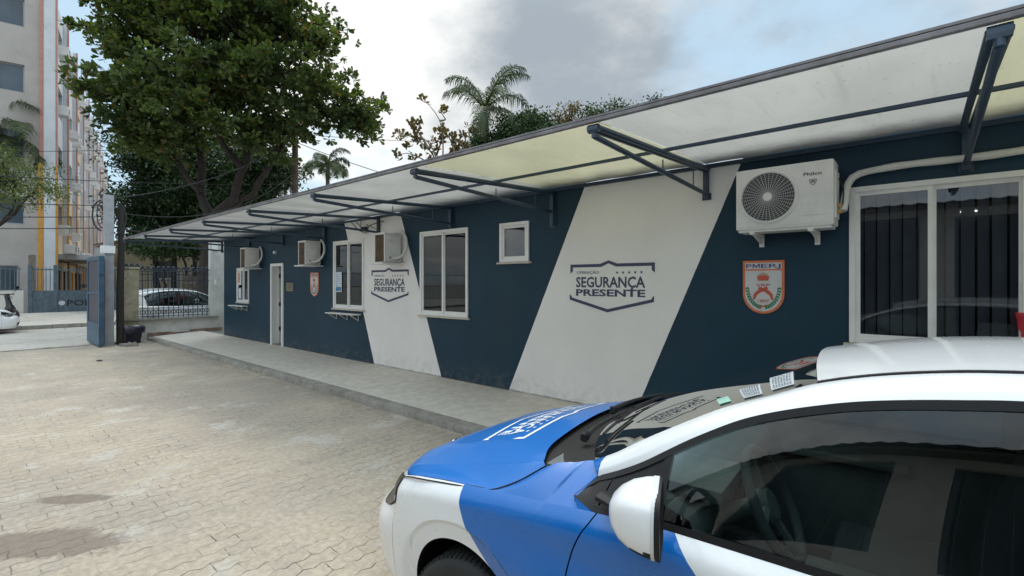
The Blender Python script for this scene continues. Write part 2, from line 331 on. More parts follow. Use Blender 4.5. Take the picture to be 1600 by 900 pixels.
def livery(name='livery_paint'):
    s=SM(name); x,y,z=s.xyz()
    # white / blue edge on the front wing, and the blue / white edge on the door: curves x = f(z)
    def fx(a,b,c_): return s.math('ADD',s.math('MULTIPLY',s.math('MULTIPLY',s.math('SUBTRACT',.88,z),s.math('SUBTRACT',.88,z)),a),s.math('MULTIPLY_ADD',z,b,c_))
    e1=s.math('GREATER_THAN',x,fx(2.0,-.05,.855)); e2=s.math('LESS_THAN',x,fx(0,-1.0,2.64))
    e3=s.math('LESS_THAN',x,1.385)
    hi=s.math('GREATER_THAN',z,.97)
    body=s.math('MULTIPLY',e1,s.math('ADD',s.math('MULTIPLY',hi,e3),s.math('MULTIPLY',s.math('SUBTRACT',1,hi),e2)))
    c=s.mix(body,(.73,.74,.74),(.003,.12,.42))
    dst=s.rng(s.noise(3,6,.7),.5,.8); c=s.mix(s.math('MULTIPLY',dst,.04),c,(.35,.32,.28))
    s.bsdf(c,s.math('MULTIPLY_ADD',s.noise(4,4),.12,.22),spec=.4,coat=.55,coatr=.04); return s.m
M['livery']=livery()
s=SM('blue_paint'); dst=s.rng(s.noise(3,6,.7),.45,.8); c=s.mix(s.math('MULTIPLY',dst,.05),(.003,.135,.46),(.30,.32,.34)); s.bsdf(c,s.math('MULTIPLY_ADD',s.noise(4,4),.12,.34),spec=.3,coat=.4,coatr=.10); M['blue_paint']=s.m
def glass(name,tint,refl=1.0,rough=.0,ior=1.5):
    s=SM(name); tr=s.n('ShaderNodeBsdfTransparent'); s.put(tr.inputs[0],tint); gl=s.n('ShaderNodeBsdfGlossy'); gl.inputs['Roughness'].default_value=rough; gl.inputs[0].default_value=(refl,refl,refl,1)
    fr=s.n('ShaderNodeFresnel'); fr.inputs[0].default_value=ior; m=s.n('ShaderNodeMixShader'); s.put(m.inputs[0],s.math('MULTIPLY_ADD',fr.outputs[0],1.25,.03,clamp=True)); s.put(m.inputs[1],tr.outputs[0]); s.put(m.inputs[2],gl.outputs[0]); s.put(s.out.inputs[0],m.outputs[0]); return s.m
M['car_glass']=glass('car_glass',(.50,.60,.58),.7,ior=1.5); M['windshield']=glass('windshield_glass',(.70,.79,.75),.95,ior=1.45); M['window_glass']=glass('window_glass',(.62,.64,.66),.72,ior=1.42); M['lamp_glass']=glass('lamp_glass',(.8,.82,.84),.35,ior=1.35)
M['mirror_glass']=simple('mirror_glass',(.8,.82,.84),.02,metal=1,var=0)
def sheet(name,col,tcol,grime_shade):
    s=SM(name); x,y,z=s.xyz()
    n=s.noise(1.4,6,.65,mp=(1,.5,1)); d=s.rng(s.math('ADD',y,s.math('MULTIPLY',s.math('SUBTRACT',s.noise(4,5,.7),.5),.35)),-.62,-.05)   # grime and shade painted together, darker towards the wall side
    streak=s.rng(s.noise(3,4,.6,mp=(5,.3,1)),.55,.75)
    c=s.mix(s.rng(n,.3,.7),tuple(v*.86 for v in col),col); c=s.mix(s.math('MULTIPLY',streak,.32),c,(.30,.28,.23)); c=s.mix(s.math('MULTIPLY',s.rng(s.noise(26,3,.5),.68,.72),.6),c,(.12,.10,.07)); c=s.mix(s.math('MULTIPLY',d,grime_shade),c,(.04,.04,.038))  # small dark spots are painted shadows of leaf litter on the sheets
    df=s.n('ShaderNodeBsdfDiffuse'); s.put(df.inputs[0],c); tl=s.n('ShaderNodeBsdfTranslucent'); s.put(tl.inputs[0],s.mix(1,c,tcol,'MULTIPLY'))
    g=s.n('ShaderNodeBsdfGlossy'); g.inputs['Roughness'].default_value=.28; m=s.n('ShaderNodeMixShader'); m.inputs[0].default_value=.62; s.put(m.inputs[1],df.outputs[0]); s.put(m.inputs[2],tl.outputs[0])
    m2=s.n('ShaderNodeMixShader'); fr=s.n('ShaderNodeFresnel'); fr.inputs[0].default_value=1.4; s.put(m2.inputs[0],fr.outputs[0]); s.put(m2.inputs[1],m.outputs[0]); s.put(m2.inputs[2],g.outputs[0])
    s.put(s.out.inputs[0],m2.outputs[0]); return s.m
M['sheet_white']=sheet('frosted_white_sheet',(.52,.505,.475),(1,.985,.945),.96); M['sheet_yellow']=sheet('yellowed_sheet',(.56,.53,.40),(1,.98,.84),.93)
def leafm(name,a,b,c3,tr=.35,rough=.5):
    s=SM(name); g=s.n('ShaderNodeNewGeometry'); r_=g.outputs['Random Per Island']
    c=s.mix(s.rng(r_,0,.7,smooth=False),a,b); c=s.mix(s.math('MULTIPLY',s.rng(r_,.95,.97),.7),c,c3)
    c=s.mix(s.rng(s.noise(.55,3),.35,.65),s.mix(1,c,(.62,.66,.7),'MULTIPLY'),s.mix(1,c,(1.3,1.22,1.0),'MULTIPLY'))
    p=s.n('ShaderNodeBsdfPrincipled'); s.put(p.inputs['Base Color'],c); p.inputs['Roughness'].default_value=rough; p.inputs['Specular IOR Level'].default_value=.35
    t=s.n('ShaderNodeBsdfTranslucent'); s.put(t.inputs[0],s.mix(1,c,(1.3,1.35,.6),'MULTIPLY')); m=s.n('ShaderNodeMixShader'); m.inputs[0].default_value=tr
    s.put(m.inputs[1],p.outputs[0]); s.put(m.inputs[2],t.outputs[0]); s.put(s.out.inputs[0],m.outputs[0]); return s.m
M['leaf_almond']=leafm('almond_leaf',(.042,.074,.026),(.098,.135,.048),(.20,.10,.03),.45); M['leaf_dark']=leafm('dark_leaf',(.020,.045,.022),(.045,.082,.035),(.05,.08,.02),.2)
M['leaf_palm']=leafm('palm_leaf',(.035,.06,.030),(.07,.10,.045),(.12,.10,.05),.25); M['leaf_light']=leafm('light_leaf',(.07,.11,.045),(.12,.16,.065),(.15,.16,.06),.4); M['leaf_rusty']=leafm('rusty_leaf',(.08,.08,.03),(.12,.08,.035),(.20,.09,.03),.35)
M['pane_blue']=simple('dark_blue_pane',(.05,.075,.10),.12,var=.4,nscale=.4)
# ---------------- ground ----------------
WY=5.13; EX=-17.4
def sheet_obj(name,x0,x1,y0,y1,z,mat,kind='structure'):
    mb=MB(); mb.add([(x0,y0,z),(x1,y0,z),(x1,y1,z),(x0,y1,z)],[(0,1,2,3)]); return tag(mb.build(name,mat),kind=kind)
sheet_obj('ground',-600,500,-600,600,-.012,M['ground'])
sheet_obj('yard_paving',-17.05,14,-2.55,3.72,0,M['pavers'])
sheet_obj('street',-24.35,-17.05,-60,80,-.006,M['street'])
mb=MB()                                             # broken joint where the yard meets the street
for k in range(60):
    y=-6+k*.16; 
    mb.box(-17.12+rnd.uniform(-.03,.03),-16.98+rnd.uniform(-.03,.03),y,y+.155,-.02,.012+rnd.uniform(0,.012),bev=.004)
tag(mb.build('yard_edge_strip',M['kerb']),kind='structure')
mb=MB(); mb.box(-34.6,-24.50,-60,80,-.02,.13); tag(mb.build('sidewalk',M['sidewalk']),kind='structure')
mb=MB(); 
for k in range(120): mb.box(-24.50,-24.36,-40+k*.8,-40+k*.8+.79,-.02,.135+rnd.uniform(-.008,.008),bev=.012)
tag(mb.build('street_kerb',M['kerb']),kind='structure')
# raised pavement along the station
mb=MB(); P=[[Vector((x,3.86,.097)),Vector((x,WY+.02,.168))] for x in (EX+.1,-10,-5,0,6)]; mb.grid(P); tag(mb.build('pavement',M['pavement']),kind='structure')
mb=MB(); x=EX+.15
xs=[]; 
while x<6: xs.append(x); x+=.11
rows=[]
r1=random.Random(3); prev=0
for x in xs:
    w_=.6*prev+r1.uniform(-.018,.018); prev=w_
    f=3.72+w_; top=.090+r1.uniform(-.007,.007)
    rows.append([Vector((x,f-.015+r1.uniform(-.012,.012),-.01)),Vector((x,f+r1.uniform(-.014,.014),.045)),Vector((x,f+.012,top-.012)),Vector((x,f+.045,top)),Vector((x,3.865,.0965))])
mb.grid(rows); tag(mb.build('pavement_kerb',M['kerb'],smooth=50),kind='structure')

# ---------------- the police station ----------------
st=empty('police_station',(-7,WY,0),'long low navy police station with slanted white bands painted on its wall','building')
def S(mb,name,mat,**k):
    label=k.pop('label',None); par=k.pop('par',st); o=mb.build(name,mat,par,**k)
    if par is st: o.matrix_parent_inverse=Matrix.Translation((7,-WY,0))
    if label: o['label']=label
    return o
# openings: x0,x1,z0,z1
WIN=[(-.51,1.62,1.17,2.52),(-6.44,-5.29,1.15,2.535),(-4.635,-4.10,1.98,2.535),(-9.26,-8.14,1.165,2.53),(-14.42,-13.60,1.15,2.08)]
DOOR=(-12.24,-11.56,.15,2.15)
WX0,WX1,WZ=-15.42,6.0,2.97
ops=WIN+[DOOR]
xs=sorted({WX0,WX1}|{o[0] for o in ops}|{o[1] for o in ops}); zs=sorted({0,WZ}|{o[2] for o in ops}|{o[3] for o in ops})
mb=MB()
def inside(x,z): return any(a<x<b and c<z<d for a,b,c,d in ops)
for i in range(len(xs)-1):
    for j in range(len(zs)-1):
        x,z=(xs[i]+xs[i+1])/2,(zs[j]+zs[j+1])/2
        if not inside(x,z):
            mb.add([(xs[i],WY,zs[j]),(xs[i+1],WY,zs[j]),(xs[i+1],WY,zs[j+1]),(xs[i],WY,zs[j+1])],[(0,1,2,3)])
T=.15
for a,b,c,d in ops:                                  # reveals
    for q in ([(a,0,c),(a,T,c),(a,T,d),(a,0,d)],[(b,0,c),(b,0,d),(b,T,d),(b,T,c)],[(a,0,d),(a,T,d),(b,T,d),(b,0,d)],[(a,0,c),(b,0,c),(b,T,c),(a,T,c)]):
        mb.add([(p[0],WY+p[1],p[2]) for p in q],[(0,1,2,3)])
mb.add([(WX0,WY,0),(WX0,WY,WZ),(WX0,WY+6,WZ),(WX0,WY+6,0)],[(0,1,2,3)]); mb.add([(WX1,WY,0),(WX1,WY+6,0),(WX1,WY+6,WZ),(WX1,WY,WZ)],[(0,1,2,3)]); mb.add([(WX0,WY+6,0),(WX0,WY+6,WZ),(WX1,WY+6,WZ),(WX1,WY+6,0)],[(0,1,2,3)])
S(mb,'wall',M['wall'],fixn=False)
mb=MB(); mb.box(WX0-.0,WX1,WY+.01,WY+6.0,WZ+.003,WZ+.15); S(mb,'roof',M['roof_grey'])
# inner rooms
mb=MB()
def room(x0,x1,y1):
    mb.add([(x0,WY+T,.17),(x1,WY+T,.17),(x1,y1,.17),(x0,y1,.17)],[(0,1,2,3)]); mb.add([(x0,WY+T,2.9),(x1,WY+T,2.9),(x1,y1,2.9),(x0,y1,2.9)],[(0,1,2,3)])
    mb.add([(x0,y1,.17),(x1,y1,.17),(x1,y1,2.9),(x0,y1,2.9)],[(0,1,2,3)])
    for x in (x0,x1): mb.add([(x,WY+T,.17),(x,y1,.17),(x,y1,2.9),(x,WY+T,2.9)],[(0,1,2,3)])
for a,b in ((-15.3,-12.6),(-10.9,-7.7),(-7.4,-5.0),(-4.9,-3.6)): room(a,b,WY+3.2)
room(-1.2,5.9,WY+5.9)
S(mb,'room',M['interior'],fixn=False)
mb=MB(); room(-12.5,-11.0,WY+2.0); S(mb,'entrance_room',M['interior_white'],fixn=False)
def window(x0,x1,z0,z1,n=2,sill=True,label=None):
    mb=MB(); f=.045; y0,y1=WY-.022,WY+.055
    mb.box(x0,x0+f,y0,y1,z0,z1,bev=.004); mb.box(x1-f,x1,y0,y1,z0,z1,bev=.004); mb.box(x0+f,x1-f,y0,y1,z1-f,z1,bev=.004); mb.box(x0+f,x1-f,y0,y1,z0,z0+f,bev=.004)
    wo_=S(mb,'window',M['white_frame'],label=label)
    w_=(x1-x0-2*f)/n
    for k in range(n):
        a=x0+f+k*w_; b=a+w_; yy=WY-.004+(k%2)*.024; s_=.034
        a2=a-(.015 if k else 0)
        mb=MB(); mb.box(a2,a2+s_,yy,yy+.022,z0+f,z1-f); mb.box(b-s_,b,yy,yy+.022,z0+f,z1-f); mb.box(a2+s_,b-s_,yy,yy+.022,z1-f-s_,z1-f); mb.box(a2+s_,b-s_,yy,yy+.022,z0+f,z0+f+s_)
        S(mb,'sash',M['white_frame'],par=wo_)
        mb=MB(); mb.box(a2+s_,b-s_,yy+.009,yy+.013,z0+f+s_,z1-f-s_); S(mb,'pane',M['window_glass'],par=wo_)
    if sill:
        mb=MB(); mb.box(x0-.04,x1+.04,WY-.04,WY+.0,z0-.028,z0-.003,bev=.004); S(mb,'sill',M['pavement'],par=wo_)
    return wo_
w4=window(*WIN[0],n=4,label='widest window, by the large air conditioner'); w3=window(*WIN[1],n=2); ws=window(*WIN[2],n=1,label='small single window'); w2=window(*WIN[3],n=2); w1=window(*WIN[4],n=2)
def blinds(w_,x0,x1,z0,z1,step=.089,ang=32,gap=0,slope=0,seed=1):
    mb=MB(); r=random.Random(seed); x=x0
    while x<x1:
        a=R(ang+r.uniform(-10,10)); c,s_=math.cos(a)*.045,math.sin(a)*.045
        if r.random()>gap:
            mb.add([(x-c,WY+.13-s_,z0),(x+c,WY+.13+s_,z0),(x+c,WY+.13+s_,z1),(x-c,WY+.13-s_,z1)],[(0,1,2,3)])
        x+=step
    return S(mb,'vertical_blind',M['blind'],par=w_,fixn=False)
blinds(w4,-.46,1.6,1.2,2.5,.089,30,.0)
mb=MB(); 
for k in range(12): 
    x=-6.40+k*.095; mb.add([(x,WY+.12+.02*(k%2),1.2),(x+.095,WY+.12+.02*((k+1)%2),1.2),(x+.095,WY+.12+.02*((k+1)%2),2.5),(x,WY+.12+.02*(k%2),2.5)],[(0,1,2,3)])
S(mb,'curtain',M['blind_dark'],par=w3,fixn=False)
mb=MB(); mb.box(-4.60,-4.13,WY+.09,WY+.10,2.0,2.5); S(mb,'blind',M['blind'],par=ws)
# ceiling lamps of the room behind the widest window
ml=SM('lit_tube'); e=ml.n('ShaderNodeEmission'); e.inputs[0].default_value=(.95,1,1,1); e.inputs[1].default_value=2.6; ml.put(ml.out.inputs[0],e.outputs[0])
for i in range(2):
    for j in range(4):
        mb=MB(); mb.box(.40+j*(.10+.035*i)-.1*i,.46+j*(.10+.035*i)-.09*i,7.9+3.05*i,7.96+3.05*i,2.86,2.88)
        S(mb,'ceiling_lamp',ml.m)
# door
mb=MB(); a,b,c,d=DOOR; f=.07; mb.box(a,a+f,WY-.03,WY+.12,c,d,bev=.004); mb.box(b-f,b,WY-.03,WY+.12,c,d,bev=.004); mb.box(a+f,b-f,WY-.03,WY+.12,d-f,d,bev=.004)
fr=S(mb,'door_frame',M['white_frame'])
mb=MB(); mb.box(a+f,a+f+.04,WY+.12,WY+.72,c+.02,d-f-.01,bev=.003); dl=S(mb,'door',M['white_frame'],label='white door standing open')
for z in (.5,1.1,1.8):
    mb=MB(); mb.box(a+f+.04,a+f+.055,WY+.13,WY+.17,z,z+.1); S(mb,'hinge',M['gate_dark'],par=dl)
mb=MB(); mb.tube([(a+f+.045,WY+.62,1.15),(a+f+.10,WY+.62,1.15),(a+f+.10,WY+.52,1.15)],.011); S(mb,'handle',M['chrome'],par=dl)
mb=MB(); mb.box(a,b,WY-.02,WY+.15,.13,.185,bev=.006); S(mb,'doorstep',M['kerb'])
# little shelf below window 2 and below window 1
def shelf(x0,x1,z,lab):
    t=empty('counter_shelf',((x0+x1)/2,WY,z),lab,'shelf')
    mb=MB(); mb.box(x0-(x0+x1)/2,x1-(x0+x1)/2,-.20,-.025,-.010,.010,bev=.003); mb.build('board',M['ac_white'],t)
    for x in (x0+.12,(x0+x1)/2,x1-.12):
        mb=MB(); xx=x-(x0+x1)/2; mb.tube([(xx,-.18,-.02),(xx,-.015,-.12)],.008,5); mb.tube([(xx,-.012,-.02),(xx,-.012,-.13)],.008,5); mb.build('shelf_bracket',M['ac_white'],t)
shelf(-9.25,-8.2,1.075,'narrow white shelf on brackets under the window with the blue poster'); shelf(-14.55,-13.6,1.06,'narrow white shelf under the farthest window, by the open door')
# posters and papers
def poster(x0,x1,z0,z1,lab,mat='paper'):
    mb=MB(); mb.box(x0,x1,WY-.0125,WY-.0095,z0,z1); o=tag(mb.build('poster',M[mat]),lab,'poster')
    return o
p=poster(-9.17,-8.93,1.50,1.90,'pale blue poster taped to the window beside the white band')
mb=MB(); r=random.Random(5)
for k in range(9): z=1.86-k*.038; mb.box(-9.155,-9.155+r.uniform(.1,.2),WY-.0145,WY-.0126,z-.01,z)
mb.box(-9.16,-8.95,WY-.0145,WY-.0126,1.52,1.60); mb.build('print',M['paper_blue'],p)
p=poster(-14.33,-14.10,1.62,2.0,'pale notice behind the farthest window, above the framed one'); 
mb=MB(); mb.box(-14.31,-14.22,WY-.0145,WY-.0126,1.68,1.95); mb.build('print',M['orange'],p)
p=poster(-14.33,-14.08,1.22,1.56,'blue-framed notice low in the farthest window')
mb=MB()
for q in ((-14.33,-14.30,1.22,1.56),(-14.11,-14.08,1.22,1.56),(-14.30,-14.11,1.53,1.56),(-14.30,-14.11,1.22,1.25)): mb.box(q[0],q[1],WY-.0145,WY-.0126,q[2],q[3])
mb.build('print',M['badge_blue'],p)
mb=MB(); mb.box(-11.39,-11.05,WY-.018,WY-.001,1.49,1.68,bev=.004); po=tag(mb.build('plaque',M['plaque']),'small bronze plaque on the navy wall right of the open door','plaque')
mb=MB(); 
for k in range(4): mb.box(-11.34+.02*(k%2),-11.11,WY-.0205,WY-.0185,1.635-k*.034,1.647-k*.034)
mb.build('engraving',M['gate_dark'],po)
mb=MB(); mb.lathe([(0,.0),(.035,0),(.035,.05),(.02,.06),(0,.06)],(-12.0,WY-.001,2.42),'y',12); mb.v=[(x,2*WY-y,z) for x,y,z in mb.v]; tag(mb.build('wall_lamp',M['white_frame'],smooth=40),'tiny round white lamp on the navy wall above the door','lamp')

# painted logo: f(u,v) maps the logo plane (1.13 m wide, v from 0 at its lower point) onto a surface
def star(cx,cy,r):
    return [(cx+(r if k%2==0 else r*.42)*math.cos(R(90+36*k)),cy+(r if k%2==0 else r*.42)*math.sin(R(90+36*k))) for k in range(10)]
def logo_frame(mb,f,t=.037):
    W=1.13; top=[(0,.43),(0,.545),(.43,.545),(.545,.585),(.66,.545),(W,.545),(W,.43)]
    inn=[(t,.46),(t,.545-t),(.445,.545-t),(.545,.585-t*.95),(.645,.545-t),(W-t,.545-t),(W-t,.46)]
    bot=[(-.01,.17),(-.01,.10),(.53,-.04),(W-.01,.10),(W-.01,.17)]; bi=[(t-.015,.145),(t-.015,.13),(.53,-.04+t*1.05),(W-t,.13),(W-t,.145)]
    for A,B in ((top,inn),(bot,bi)):
        n=len(A); 
        for i in range(n-1):
            m=10
            a0,a1,b0,b1=[Vector(q) for q in (A[i],A[i+1],B[i],B[i+1])]
            for k in range(m):
                p=[a0.lerp(a1,k/m),a0.lerp(a1,(k+1)/m),b0.lerp(b1,(k+1)/m),b0.lerp(b1,k/m)]
                mb.add([f(q.x,q.y) for q in p],[(0,1,2,3)])
def logo_text(mb,f):
    put_text(mb,'OPERAÇÃO',lambda u,v:f(.095+u,.425+v),.32,.036,0)
    for k in range(5): mb.add([f(*q) for q in star(.66+k*.077,.437,.021)],[tuple(range(10))])
    put_text(mb,'SEGURANÇA',lambda u,v:f(.085+u,.262+v),.93,.128,.022)
    put_text(mb,'PRESENTE',lambda u,v:f(.085+u,.155+v),.93,.082,.030)
for X0,lab in ((-3.43,'painted SEGURANÇA PRESENTE emblem on the wide white band nearest the large air conditioner'),(-7.885,'painted SEGURANÇA PRESENTE emblem on the narrow white band by the window')):
    fz=lambda u,v,X0=X0:(X0+u,WY-.0035,1.385+v-.012)
    mb=MB(); logo_frame(mb,fz); root=tag(mb.build('wall_emblem',M['navy_ink'],fixn=False),lab,'emblem','emblems painted on the white bands')
    mb=MB(); logo_text(mb,lambda u,v,X0=X0:(X0+u,WY-.0035,1.373+v)); mb.build('lettering',M['navy_ink'],root,fixn=False)

# crest shield
def crest(X,lab):
    t=empty('crest_shield',(X,WY,1.39),lab,'shield','crest shields on the navy wall')
    W,H=.365,.515
    def outline(g):
        w_=W/2-g; pts=[(-w_,H-g),(w_,H-g)]; zc=.19
        for k in range(0,13):
            a=math.pi*k/12; pts.append((w_*math.cos(a),zc-(zc-g)*math.sin(a)))
        return pts
    F=lambda u,v,t_:(u,-t_,v)
    mb=MB(); mb.prism(outline(0),F,.0,.012); mb.build('rim',M['orange'],t)
    mb=MB(); mb.prism(outline(.022),F,.0121,.014); mb.build('field',M['badge_white'],t)
    L=lambda mb,u0,v0,w_,h,body,b=.02,sh=0: put_text(mb,body,lambda u,v:(u0+u,-.0168,v0+v),w_,h,b,sh)
    mb=MB(); mb.box(-W/2+.022,W/2-.022,-.0155,-.0141,.418,.432); mb.build('bar',M['orange'],t)
    mb=MB(); L(mb,-.152,.444,.050,.040,'P',.006); L(mb,-.018,.444,.170,.040,'ERJ',.006); mb.add([(u,-.0168,.444+v) for u,v in ((-.092,0),(-.092,.040),(-.079,.040),(-.060,.016),(-.041,.040),(-.028,.040),(-.028,0),(-.038,0),(-.038,.026),(-.060,.002),(-.082,.026),(-.082,0))],[tuple(range(12))]); mb.build('lettering',M['badge_blue'],t,fixn=False)
    mb=MB(); L(mb,-.050,.110,.10,.030,'1809',.004,.25); L(mb,-.055,.262,.115,.03,'VRP',.008,.2); mb.build('lettering',M['badge_red'],t,fixn=False)
    Z=-.0162
    def poly(mb,pts): mb.add([(u,Z,v) for u,v in pts],[tuple(range(len(pts)))])
    mb=MB(); poly(mb,[(-.045,.325),(.045,.325),(.055,.36),(.03,.372),(-.03,.372),(-.055,.36)]); mb.build('crown',M['badge_red'],t,fixn=False)
    mb=MB()
    for k in range(5):
        u=-.044+k*.022; poly(mb,[(u-.006,.372),(u+.006,.372),(u*.55+.004,.392),(u*.55-.004,.392)])
    poly(mb,[(-.007,.388),(.007,.388),(.007,.394),(-.007,.394)]); poly(mb,[(-.002,.392),(.002,.392),(.002,.408),(-.002,.408)]); poly(mb,[(-.048,.318),(.048,.318),(.046,.326),(-.046,.326)])
    mb.build('crown_top',M['badge_gold'],t,fixn=False)
    for sgn in (1,-1):                                    # crossed pistols
        mb=MB(); pts=[(.045,.248),(.04,.236),(-.02,.208),(-.055,.178),(-.072,.135),(-.09,.14),(-.083,.19),(-.055,.222),(-.02,.243),(.03,.262)]
        mb.add([(u*sgn,Z-(.0004 if sgn>0 else 0),v) for u,v in pts],[tuple(range(len(pts)))]); mb.build('pistol',M['badge_red'],t,fixn=False)
        mb=MB(); r=random.Random(2)
        for k in range(10):
            a=R(176+k*8.6) if sgn<0 else R(4-k*8.6)
            cx,cy=.140*math.cos(a),.245+.185*math.sin(a)
            ta=a+(math.pi/2)*(-1 if sgn<0 else 1)
            for q in (-.55,.55):
                d=Vector((math.cos(ta+q+math.pi),math.sin(ta+q+math.pi))); nrm=Vector((-d.y,d.x)); b0=Vector((cx,cy))
                mb.add([(q_.x,Z-.0002*k-(.0001 if q>0 else 0),q_.y) for q_ in (b0,b0+d*.016+nrm*.009,b0+d*.034,b0+d*.016-nrm*.009)],[(0,1,2,3)])
        mb.build('branch',M['badge_green'],t,fixn=False)
    mb=MB(); poly(mb,[(-.045,.055),(-.038,.050),(.035,.085),(.03,.09)]); mb.v=[(x,y-.003,z) for x,y,z in mb.v]; poly(mb,[(.045,.055),(.038,.050),(-.035,.085),(-.03,.09)]); mb.build('ribbon',M['badge_red'],t,fixn=False)
crest(-1.195,'large crest shield with orange rim below the big air conditioner'); crest(-10.06,'distant crest shield with orange rim between the door and the poster window')

# ---------------- awning ----------------
aw=empty('awning',(-7,WY,2.85),'long lean-to awning of frosted and yellowed sheets on navy brackets','awning')
PI_=Matrix.Translation((7,-WY,-2.85))
L_=1.966; BX=[.235-L_*k for k in range(9)]; BX=[.235+L_,.235+2*L_]+BX
YO=2.87
def A(mb,name,mat,smooth=40):
    o=mb.build(name,mat,aw,smooth=smooth); o.matrix_parent_inverse=PI_; return o
for i,x in enumerate(BX):
    mb=MB()
    for dx in (-.026,.026): mb.tube([(x+dx,YO-.0,2.755),(x+dx,WY-.03,2.865)],.021,8)
    mb.tube([(x,YO+.02,2.700),(x,WY-.06,2.612)],.021,8)
    mb.tube([(x-.04,YO+.005,2.75),(x+.04,YO+.005,2.75)],.03,8); mb.tube([(x,YO+.012,2.76),(x,YO+.012,2.69)],.02,8)
    for y in (4.02,4.74): mb.tube([(x,y,2.812-(WY-y)*.047),(x,y,2.635+(WY-y)*.041)],.006,6)
    mb.box(x-.026,x+.026,WY-.05,WY-.002,2.56 if i!=4 else 2.43,2.90,bev=.004); mb.box(x-.045,x+.045,WY-.012,WY-.001,2.55 if i!=4 else 2.41,2.62)
    A(mb,'bracket',M['navy_metal'])
x0,x1=BX[-1]-.03,BX[1]+.6
mb=MB(); mb.box(x0,x1,YO-.035,YO+.0,2.784,2.808,bev=.003); A(mb,'front_rail',M['edge_metal'],None)
mb=MB(); mb.box(x0,x1,YO-.03,YO+.03,2.8145,2.828); A(mb,'edge_strip',M['edge_metal'],None)
mb=MB(); mb.box(x0,x1,4.02,4.05,2.828,2.856,bev=.004); A(mb,'purlin',M['navy_metal'],None)
mb=MB(); mb.box(x0,x1,WY-.04,WY-.003,2.875,2.915); A(mb,'wall_rail',M['navy_metal'],None)
joints=sorted(BX)+[x1]; joints[0]=x0
for i in range(len(joints)-1):
    a,b=joints[i]+.003,joints[i+1]-.003; nx,ny=14,16; P=[]
    for k in range(nx+1):
        x=a+(b-a)*k/nx; row=[]
        for j in range(ny+1):
            v=j/ny; y=YO-.02+(WY-.02-YO)*v
            z=2.808+v*.112+.016*math.sin(math.pi*v)*(.4+.6*math.sin(math.pi*k/nx))+.004*math.sin(x*9+y*3)
            row.append(Vector((x+7,y-WY,z-2.85)))
        P.append(row)
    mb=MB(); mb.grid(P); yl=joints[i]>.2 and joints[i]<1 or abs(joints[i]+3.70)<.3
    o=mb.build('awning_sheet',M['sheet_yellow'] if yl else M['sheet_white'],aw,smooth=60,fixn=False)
    if yl: o['label']='yellowed awning sheet'

